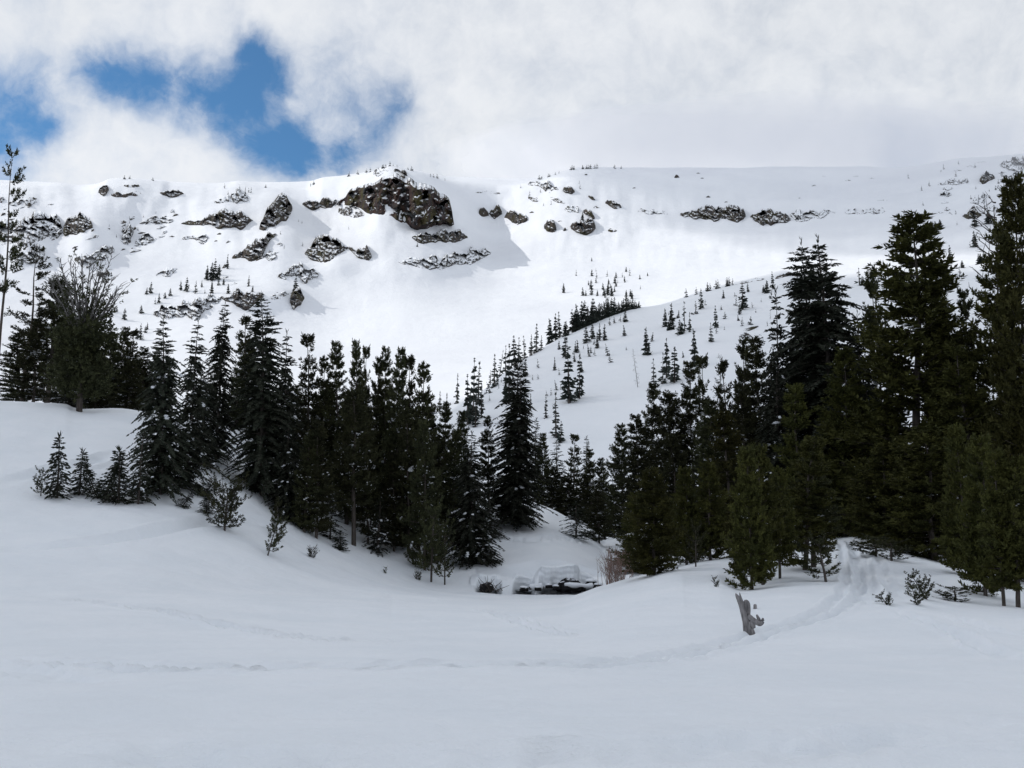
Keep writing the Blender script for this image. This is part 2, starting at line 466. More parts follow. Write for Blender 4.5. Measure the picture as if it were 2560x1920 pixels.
# buttresses and gullies of the mountain: seen at (column,row), size, how far they stand out (fraction of the distance)
r_hi = ring_row[13]
PU, PV = to_pix(TT[r_hi:], GR[r_hi:], GZ[r_hi:])
infr = np.clip((40 - np.degrees(np.abs(TT[r_hi:]))) / 10, 0, 1)
def g2(u, v, su, sv): return np.exp(-((PU - u) / su) ** 2 - ((PV - v) / sv) ** 2)
rel = (.075 * g2(1010, 500, 130, 110) * (1 / (1 + np.exp(np.clip((PU - 1130 - .35 * (PV - 480)) / 22.0, -50, 50))))
       + .05 * g2(700, 600, 70, 110) + .035 * g2(560, 560, 80, 70) - .03 * g2(470, 600, 90, 90)
       + .04 * g2(230, 600, 60, 70) + .035 * g2(70, 600, 50, 60) - .035 * g2(340, 590, 60, 60) - .03 * g2(800, 560, 60, 70)
       + .04 * g2(840, 640, 60, 50) + .03 * g2(1420, 520, 90, 70) - .035 * g2(1230, 560, 90, 100)
       + .035 * g2(600, 740, 140, 35) + .02 * g2(1750, 520, 160, 50) + .03 * g2(1950, 520, 110, 50)
       + .035 * g2(2450, 500, 90, 90) + .018 * g2(1080, 790, 260, 50) - .015 * g2(1250, 720, 250, 40))
rel += .012 * fbm(PU / 90.0, PV / 160.0, 3) * np.clip((PV - 425) / 60, 0, 1) * (.25 + .75 * np.clip((700 - PV) / 120, 0, 1))
rel *= infr * np.clip((GR[r_hi:] - 560) / 150, 0, 1) * np.clip((1420 - GR[r_hi:]) / 120, 0, 1)
GR[r_hi:] *= (1 - rel); GZ[r_hi:] *= (1 - rel)

GX = GR * np.sin(TT); GY = GR * np.cos(TT)
nr0 = ring_row[I_NEAR]; nr1 = ring_row[I_HILL]
# drifts and wind texture
near = slice(0, nr0 + 1); hill = slice(nr0 + 1, nr1 + 1); mount = slice(nr1 + 1, None)
x, y = GX[near], GY[near]
fade = np.clip((GR[near] - 4) / 10, .25, 1)
GZ[near] += seam[near] * (.14 * fbm(x / 9.0, y / 9.0, 2) * fade + .05 * fbm(x / 1.9 + 3, y / 1.5, 2) + .017 * fbm(x / .55, y / .38 + 7, 2))
x, y = GX[hill], GY[hill]
GZ[hill] += seam[hill] * (1.0 * fbm(x / 38.0, y / 38.0, 3) * np.clip((GR[hill] - 112) / 40, 0, 1))
x, y = GX[mount], GY[mount]
GZ[mount] += seam[mount] * (1.7 * fbm(x / 70.0, y / 70.0, 4) * (.3 + .7 * np.clip((GR[mount] - 700) / 150, 0, 1)) * np.clip((GR[mount] - 470) / 120, 0, 1) + 1.0)
GZ[mount] -= 1.0 * seam[mount]

# ------------------------------------------------------------------ looking things up on the ground
def col_profile(th):
    c = np.clip(np.searchsorted(TH, th) - 1, 0, NC - 2)
    f = (th - TH[c]) / (TH[c + 1] - TH[c])
    return GR[:, c] * (1 - f) + GR[:, c + 1] * f, GZ[:, c] * (1 - f) + GZ[:, c + 1] * f
def hit(u, v, rmin=4.0, rmax=1500.0):
    """first point of the ground met by the line of sight of photo pixel (u, v) beyond rmin"""
    dx, dy, dz = (float(q) for q in pix_dir(u, v))
    hy = math.hypot(dx, dy); s = dz / hy; th = math.atan2(dx, dy)
    r, z = col_profile(th)
    g = z - s * r
    ok = np.nonzero((g[1:] >= 0) & (r[1:] > rmin))[0]
    if len(ok) == 0 or r[ok[0]] > rmax:
        i = np.argmax(np.where((r > rmin) & (r < rmax), z / r, -9)); return th, float(r[i]), float(z[i])
    i = ok[0]
    if g[i] >= 0: rr = float(r[i + 1])
    else:
        t = -g[i] / (g[i + 1] - g[i]); rr = float(r[i] + t * (r[i + 1] - r[i]))
    return th, rr, s * rr
def ground(th, r):
    rp, zp = col_profile(th)
    return float(np.interp(r, rp, zp))
def xyz(th, r, z): return Vector((r * math.sin(th), r * math.cos(th), z))
def pix_at(u, v, r):
    """point seen at pixel (u,v) at horizontal distance r"""
    dx, dy, dz = (float(q) for q in pix_dir(u, v))
    k = r / math.hypot(dx, dy)
    return Vector((dx * k, dy * k, dz * k))

# ------------------------------------------------------------------ creek bed, tracks
WATER_Z = -3.52
TN = TT[near]; RN = GR[near]
UN, VN = to_pix(TN, RN, GZ[near])
def sstep(a, b, x):
    t = np.clip((x - a) / (b - a), 0, 1); return t * t * (3 - 2 * t)
bed = sstep(1186, 1200, UN) * (1 - sstep(1560, 1590, UN)) * sstep(54.8, 56.2, RN)
back = 60.0 + .2 * np.sin(UN / 19.0)
bed *= 1 - sstep(0, 1.3, RN - back)
GZ[near] = GZ[near] * (1 - bed) + (WATER_Z - .28) * bed

def carve(points, width, depth, rough=.5, twin=0.0, rmin=4.0, rmax=95.0, feet=0.0):
    P = []
    for u, v in points:
        th, r, z = hit(u, v, rmin, rmax)
        P.append((r * math.sin(th), r * math.cos(th)))
    P = np.array(P)
    d = np.concatenate([[0], np.cumsum(np.hypot(*np.diff(P, axis=0).T))])
    n = max(8, int(d[-1] / .6)); t = np.linspace(0, d[-1], n)
    Q = np.stack([pchip1(d, P[:, 0], t), pchip1(d, P[:, 1], t)], 1)
    Q += .12 * np.stack([perlin(t / 2.3, 0 * t + 3.3), perlin(t / 2.3, 0 * t + 8.8)], 1)
    X, Y = GX[near], GY[near]
    best = np.full(X.shape, 9.0); side = np.zeros(X.shape); along = np.zeros(X.shape)
    for i in range(n - 1):
        a, b = Q[i], Q[i + 1]; e = b - a; L2 = e @ e
        m = (X > min(a[0], b[0]) - 1.8) & (X < max(a[0], b[0]) + 1.8) & (Y > min(a[1], b[1]) - 1.8) & (Y < max(a[1], b[1]) + 1.8)
        if not m.any(): continue
        px, py = X[m] - a[0], Y[m] - a[1]
        s = np.clip((px * e[0] + py * e[1]) / L2, 0, 1)
        qx, qy = px - s * e[0], py - s * e[1]
        dd = np.hypot(qx, qy); sg = np.sign(e[0] * py - e[1] * px) * dd
        bm = best[m]; k = dd < bm
        idx = np.nonzero(m.ravel())[0][k]
        best.ravel()[idx] = dd[k]; side.ravel()[idx] = sg[k]; along.ravel()[idx] = t[i] + s[k] * (t[i + 1] - t[i])
    m = best < 1.8
    depth = depth * 1.9; dz = np.zeros(X.shape)
    s = side[m]; al = along[m]
    endf = np.clip(al / 2.5, 0, 1) * np.clip((t[-1] - al) / 2.5, 0, 1)
    lanes = (-twin / 2, twin / 2) if twin else (0.0,)
    q = np.zeros(s.shape)
    for ln in lanes:
        e = (s - ln) / width
        q += -np.exp(-e ** 4) + .45 * np.exp(-((np.abs(e) - 1.5) / .5) ** 2)
    rx, ry = X[m], Y[m]
    q *= 1 + rough * 1.6 * fbm(rx / .55, ry / .55, 2)
    q += rough * .9 * fbm(rx / .3, ry / .3 + 5, 2) * np.exp(-(s / (width * 1.9 + twin / 2)) ** 2)
    if feet:
        for ph, off in ((0, -feet), (.5, feet)):
            fr = (al / .75 + ph) % 1.0
            q -= 1.1 * np.exp(-(((fr - .5) * .75) / .14) ** 2 - ((s - off) / .10) ** 2)
    dz[m] = depth * q * endf
    GZ[near] += dz
carve([(0, 1492), (150, 1500), (290, 1516), (486, 1550), (694, 1591), (880, 1606), (1110, 1602)], .18, .085, .4)
carve([(-60, 1640), (0, 1649), (174, 1666), (405, 1678), (810, 1678), (1157, 1672), (1504, 1666), (1678, 1645), (1829, 1612), (1910, 1584), (2037, 1545), (2110, 1500), (2130, 1440), (2122, 1392), (2112, 1352)], .17, .054, .45, feet=.16, twin=.42)
carve([(-60, 1672), (0, 1676), (120, 1690), (290, 1700), (420, 1694)], .2, .04, 1.0, feet=.2)
carve([(1180, 1521), (1273, 1550), (1389, 1585), (1493, 1594)], .13, .06, .8)
carve([(1210, 1519), (1300, 1545), (1410, 1578), (1500, 1590)], .12, .035, .8)
carve([(-40, 1838), (0, 1845), (347, 1886), (694, 1903), (1273, 1898), (1852, 1869), (2315, 1840), (2620, 1790)], .24, .035, 1.2)
carve([(-40, 1880), (250, 1912), (500, 1925)], .2, .04, 1.2)
carve([(1500, 1915), (1900, 1896), (2300, 1870), (2600, 1845)], .2, .04, 1.0)
carve([(0, 1206), (58, 1192), (117, 1179), (175, 1167), (229, 1155), (272, 1138), (323, 1128)], .50, .18, .04)
carve([(0, 1374), (78, 1372), (175, 1365), (272, 1353), (369, 1336), (447, 1319), (544, 1305), (661, 1307), (700, 1316)], .50, .17, .04)
carve([(1244, 1344), (1312, 1351), (1371, 1345), (1439, 1353), (1475, 1358)], .25, .22, .5, rmin=56)
carve([(2198, 1520), (2290, 1545), (2372, 1573), (2465, 1622), (2560, 1650)], .18, .07, .7)
carve([(2160, 1505), (2257, 1519), (2380, 1540), (2480, 1575), (2600, 1600)], .18, .06, .7)
carve([(2185, 1510), (2170, 1460), (2160, 1400), (2140, 1350)], .26, .075, .5)
carve([(2150, 1510), (2146, 1450), (2138, 1395), (2122, 1350)], .22, .065, .5)
carve([(2250, 1500), (2215, 1455), (2195, 1400), (2160, 1350)], .2, .045, .8)

# tree wells are left to the trees; now the ground sheets
def sheet(name, r0, r1, mat):
    Vx = np.stack([GX[r0:r1 + 1], GY[r0:r1 + 1], GZ[r0:r1 + 1]], -1)
    nr = r1 - r0 + 1
    i = np.arange(nr - 1)[:, None] * NC; j = np.arange(NC - 1)[None]
    f = np.stack([i + j, i + j + 1, i + NC + j + 1, i + NC + j], -1).reshape(-1, 4)
    V = Vx.reshape(-1, 3); fs = [f]
    if r0 == 0:
        V = np.concatenate([V, [[0, 0, float(GZ[0].mean())]]]); c = len(V) - 1
        j = np.arange(NC - 1)
        fs.append(np.stack([np.full(NC - 1, c), j + 1, j], -1))
    o = link(name, make_mesh(name, V, fs, M[mat], True))
    return tag(o, kind='structure')
sheet('snow_meadow', 0, nr0, 'snow')
sheet('hill', nr0, nr1, 'snow_hill')
sheet('mountain', nr1, len(GR) - 1, 'snow_mountain')

# ------------------------------------------------------------------ stream
m, t, b = material('stream_water', .06, .5)
b.inputs['Base Color'].default_value = c4(.012, .016, .016)
bump(t, b, t.noise(world_pos(t), 3.0, 3, .5), .06, .02)
M['water'] = m
m, t, b = material('slush_ice', .35, .4)
t.l.new(t.mix(t.ramp(t.noise(world_pos(t), 1.2, 4, .6), .35, .65), c4(.50, .52, .50), c4(.68, .70, .70)), b.inputs['Base Color'])
M['slush'] = m
def strip(name, pts_near, pts_far, z, mat):
    n = len(pts_near)
    V = [(*q[:2], z) for q in pts_near] + [(*q[:2], z) for q in pts_far]
    f = [[i, i + 1, n + i + 1, n + i] for i in range(n - 1)]
    return link(name, make_mesh(name, V, [f], M[mat]))
us = np.linspace(1182, 1600, 40)
arc = lambda r: [pix_at(u, 1480, r) for u in us]
tag(strip('stream', arc(55.0), arc(62.0), WATER_Z, 'water'), kind='structure')
near_edge = [pix_at(u, 1480, 50.0) for u in us]
far_edge = [pix_at(u, 1480, 55.85 + .28 * math.sin(u / 17.0) + .18 * math.sin(u / 5.3) - (.9 if u > 1500 else 0)) for u in us]
tag(strip('slush_ice', near_edge, far_edge, WATER_Z + .055, 'slush'), kind='structure')

def snow_bank():
    """one continuous bank: smooth snow slopes between undercut walls"""
    K = np.array([  # column, wall-ness, row of the top edge, distance of the foot
        (1176, 0, 1446, 57.2), (1190, .2, 1440, 57.2), (1202, .85, 1436, 57.6), (1222, .6, 1441, 57.3), (1238, .75, 1437, 57.7), (1256, 0, 1446, 56.9), (1280, .1, 1446, 56.9), (1291, .8, 1440, 57.6), (1300, 1, 1439, 57.9), (1326, .9, 1446, 58.0),
        (1337, .1, 1440, 57.3), (1347, .3, 1424, 57.4), (1355, .9, 1415, 57.7), (1372, 1, 1417, 57.7), (1400, 1, 1416, 57.8), (1430, 1, 1411, 57.8), (1443, .95, 1412, 58.1), (1450, .7, 1428, 58.7), (1466, .8, 1434, 58.8),
        (1482, .5, 1440, 58.5), (1500, 0, 1448, 57.6), (1530, 0, 1446, 57.4), (1580, 0, 1440, 57.4)], float)
    ns = 300; U = np.linspace(1176, 1580, ns); V = []
    wal = np.clip(pchip1(K[:, 0], K[:, 1], U), 0, 1); vt = pchip1(K[:, 0], K[:, 2], U) + 2.0 * perlin(U / 13.0, 0 * U + 2.2); rf = pchip1(K[:, 0], K[:, 3], U) + .22 * perlin(U / 21.0, 0 * U + 5.1) + .08 * perlin(U / 7.0, 0 * U + 9.1)
    for i in range(ns):
        u = U[i]; th = math.atan2(*[float(q) for q in pix_dir(u, 1450)[:2]])
        rr, f = float(rf[i]), float(wal[i])
        zt = pix_at(u, float(vt[i]), rr).z; zb = WATER_Z - .22; H = zt - zb
        row = []
        q = np.linspace(0, 1, 30)
        wall_r = rr + .95 * np.clip(1 - q / .30, 0, 1) ** .6 + .22 * (1 - q) ** 1.2 + .10 * perlin(u / 17.0 + 0 * q, q * 2.2) + .020 * np.sin(q * H * 19 + 4.0 * perlin(u / 30.0 + 0 * q, 0 * q + 3.3)) + .010 * np.sin(q * H * 47 + 3 * perlin(u / 16.0 + 0 * q, 0 * q))
        wall_z = zb + H * q * .97
        slope_r = rr - .75 + 1.9 * q; slope_z = zb + H * .97 * (1 - (1 - q) ** 2.1)
        R_ = wall_r * f + slope_r * (1 - f); Z_ = wall_z * f + slope_z * (1 - f)
        row += list(zip(R_, Z_))
        r1 = float(R_[-1]); z1 = float(Z_[-1])
        for d, dzz in ((.05, .03), (.14, .06), (.3, .08)):
            row.append((r1 + d, z1 + dzz))
        for k in range(1, 9):
            t = k / 8; r = r1 + .3 + (61.9 - r1 - .3) * t; e = t * t * (3 - 2 * t)
            row.append((r, (z1 + .08 + .05 * k / 8) * (1 - e) + (ground(th, r) + .03 - .25 * (t == 1)) * e))
        V += [(a * math.sin(th), a * math.cos(th), z) for a, z in row]
    k = len(row)
    f = [[i * k + j, (i + 1) * k + j, (i + 1) * k + j + 1, i * k + j + 1] for i in range(ns - 1) for j in range(k - 1)]
    tag(link('snow_bank', make_mesh('snow_bank', V, [f], M['snow'], True)), 'undercut snow bank with grey layered walls along the stream', None, None, 'structure')
snow_bank()

def lumpy(center, size, n=(14, 9), amp=.22, seed=0, flat=-.6):
    """an irregular boulder mesh around the origin"""
    V = []
    for j in range(n[1] + 1):
        ph = -math.pi / 2 + math.pi * j / n[1]
        for i in range(n[0]):
            a = 2 * math.pi * i / n[0]
            d = (math.cos(ph) * math.cos(a), math.cos(ph) * math.sin(a), math.sin(ph))
            k = 1 + amp * (perlin(d[0] * 1.7 + seed, d[1] * 1.7 + d[2] * 1.3) * 2 + .7 * perlin(d[0] * 4 + seed, d[2] * 4 + d[1] * 3))
            V.append((d[0] * k * size[0], d[1] * k * size[1], max(d[2] * k, flat) * size[2]))
    f = [[j * n[0] + i, j * n[0] + (i + 1) % n[0], (j + 1) * n[0] + (i + 1) % n[0], (j + 1) * n[0] + i] for j in range(n[1]) for i in range(n[0])]
    return V, f
def boulder(u, v, r, size, label, cap=True, seed=0):
    p = pix_at(u, v, r)
    V, f = lumpy((0, 0, 0), size, seed=seed)
    o = link('boulder', make_mesh('boulder', V, [f], M['boulder']), loc=p)
    tag(o, label, 'boulder', 'boulders in the stream')
    if cap:
        V, f = lumpy((0, 0, 0), (size[0] * .92, size[1] * .92, size[2] * .45), amp=.12, seed=seed + 3, flat=-.2)
        link('snow_cap', make_mesh('snow_cap', V, [f], M['clump'], True), o, (-.05 * size[0], 0, size[2] * .72))
    return o
o = boulder(1424, 1468, 57.9, (.72, .55, .50), 'big black boulder under the overhang of the largest snow bank', False, 1)
boulder(1390, 1470, 56.8, (.20, .2, .17), 'small snow capped stone in the stream below the big black boulder', True, 2)
boulder(1496, 1468, 56.6, (.27, .25, .22), 'round dark stone at the tip of the long floating log', True, 5)
boulder(1372, 1467, 57.3, (.22, .2, .16), 'snowy stone standing between the two floating logs', True, 8)
boulder(1215, 1472, 56.8, (.42, .3, .34), 'dark boulder under the snow bank with twigs growing over it', False, 9)

boulder(1345, 1473, 56.6, (.20, .18, .15), 'snow capped stone beside the short log', True, 12)
boulder(1452, 1472, 57.6, (.30, .28, .24), 'dark snow capped rock behind the long floating log', True, 15)
boulder(1310, 1474, 57.0, (.26, .22, .18), 'low snow capped rock under the wedge shaped wall of snow', True, 18)
boulder(1478, 1462, 58.2, (.34, .3, .30), 'rock with a round pillow of snow at the willow end of the stream', True, 23)

def log(u0, v0, u1, v1, r, rad, label, capw=1.15):
    a, b_ = pix_at(u0, v0, r), pix_at(u1, v1, r + .3)
    root = link('floating_log', None, loc=a); tag(root, label, 'log', 'logs lying in the stream')
    n = 14; P = np.array([(b_ - a) * (i / (n - 1)) for i in range(n)]); P[:, 2] += .02 * np.sin(np.arange(n) * 1.3)
    g = Geo(); g.tube(P, np.linspace(rad, rad * .7, n), 8)
    g.F3.append(np.array([[0, q + 1, q] for q in range(1, 7)]))
    link('trunk', g.mesh('log_trunk', M['bark'], True), root)
    g = Geo()
    C = P[:-2] + (0, 0, rad * .75)
    g.tube(np.concatenate([C[:1] - (C[1] - C[0]) * .2, C, C[-1:] + (C[1] - C[0]) * .4]), np.concatenate([[.02], rad * capw * (1 + .25 * np.sin(np.arange(len(C)) * .9 + u0)), [.02]]) , 9)
    link('snow_cap', g.mesh('log_snow', M['clump'], True), root)
log(1412, 1464, 1494, 1468, 57.0, .07, 'long log floating in the stream with a thick roll of snow on it', 1.9)
log(1324, 1471, 1360, 1469, 56.9, .10, 'short log with a fat snow cap below the wedge shaped snow bank', 1.7)

# ------------------------------------------------------------------ rock outcrops on the mountain and the hill
def outcrop(name, stations, label, cat='rock outcrop', mat='rock', group='rock outcrops on the mountain', rmin=480.0, rmax=1330.0, lean=.32, D=None, rag=.16, step=1.5, extra=None, seed=0, bury=.42, flute=1.0):
    st = np.array([(u, q[0], q[1]) for u, q in stations], float) if isinstance(stations[0][1], tuple) else np.array(stations, float)
    ns = max(5, int((st[-1, 0] - st[0, 0]) / step) + 1)
    U = np.linspace(st[0, 0], st[-1, 0], ns)
    VT = np.interp(U, st[:, 0], st[:, 1]); VB = np.interp(U, st[:, 0], st[:, 2])
    endf = np.minimum(np.clip((U - U[0]) / 6, 0, 1), np.clip((U[-1] - U) / 6, 0, 1))
    hgt = VB - VT
    VT = VT - rag * np.minimum(hgt, 26) * 1.9 * fbm(U / 27.0 + seed, U / 47.0 + 1.7, 4, .5)
    VB = VB + rag * .8 * np.minimum(hgt, 26) * 1.9 * fbm(U / 25.0 + seed, U / 41.0 + 11.7, 4, .5)
    mid = (VT + VB) / 2; half = np.maximum((VB - VT) / 2 * (.12 + .88 * endf ** .5), .6)
    VT, VB = mid - half, mid + half
    nt = int(np.clip(np.max(VB - VT) / 1.7, 5, 90))
    V = []
    hb = np.array([hit(U[i], VB[i], rmin, rmax) for i in range(ns)]); ht = np.array([hit(U[i], VT[i], rmin, rmax) for i in range(ns)])
    ker = np.ones(9) / 9
    def sm(q): return np.convolve(np.pad(q, 4, mode='edge'), ker, 'valid')
    RBs, RTs = np.minimum(sm(hb[:, 1]), hb[:, 1] + 2), sm(ht[:, 1])
    for i in range(ns):
        th, rb, zb = hb[i, 0], RBs[i], hb[i, 2]
        rt, zt = max(RTs[i], rb + .5), ht[i, 2]
        hm = (zt - zb) if zt > zb else 1.0
        Dm = D if D is not None else min(7.0, 1.0 + .22 * max(hm, 1))
        V.append(tuple(xyz(th, rb - .5, zb - 4)))
        t = np.arange(nt + 1) / nt
        v = VB[i] + (VT[i] - VB[i]) * t
        le = np.where(t < .93, lean * t / .93, lean + (1 - lean) * (np.clip(t - .93, 0, 1) / .07))
        r = rb + le * (rt - rb)
        env = np.minimum(1, t / .12) * np.clip((.95 - t) / .08, 0, 1)
        a = U[i] + seed * 31.7 + 0 * v
        fl = flute
        wa = a + 5.0 * perlin(a / 14.0 + 3, v / 11.0); wv = v + 4.0 * perlin(a / 12.0, v / 13.0 + 8)
        x1, y1 = (wa * .88 + wv * .47) / 23.0, (wv * .88 - wa * .47) / (17.0 * fl)
        nz = 1.6 * np.abs(fbm(x1, y1, 3, .48)) + .55 * fbm(x1 * 1.7 + 5, y1 * 1.9, 2, .45) + .15
        if extra is not None: nz = nz + extra(U[i], v)
        r = r - env * Dm * nz
        cutn = 1.45 * fbm(x1 * .9 + 11, y1 * 1.15 + 4, 3, .5) + .25 * (t - .5)
        rlin = rb + (rt - rb) * t
        r = np.where((cutn > bury) & (t < .91), rlin + 2.5, r)
        dx, dy, dz = pix_dir(U[i], v)
        q = r / np.hypot(dx, dy)
        V += list(zip(dx * q, dy * q, dz * q))
        e = pix_at(U[i], VT[i], rt)
        V.append((e[0] * 1.004, e[1] * 1.004, e[2] - 5))
    k = nt + 3
    f = [[i * k + j, (i + 1) * k + j, (i + 1) * k + j + 1, i * k + j + 1] for i in range(ns - 1) for j in range(k - 1)]
    V = np.array(V); c = V[len(V) // 2].copy(); c[2] = V[:, 2].min()
    o = link(name, make_mesh(name, V - c, [f], M[mat]), loc=c)
    return tag(o, label, cat, group)

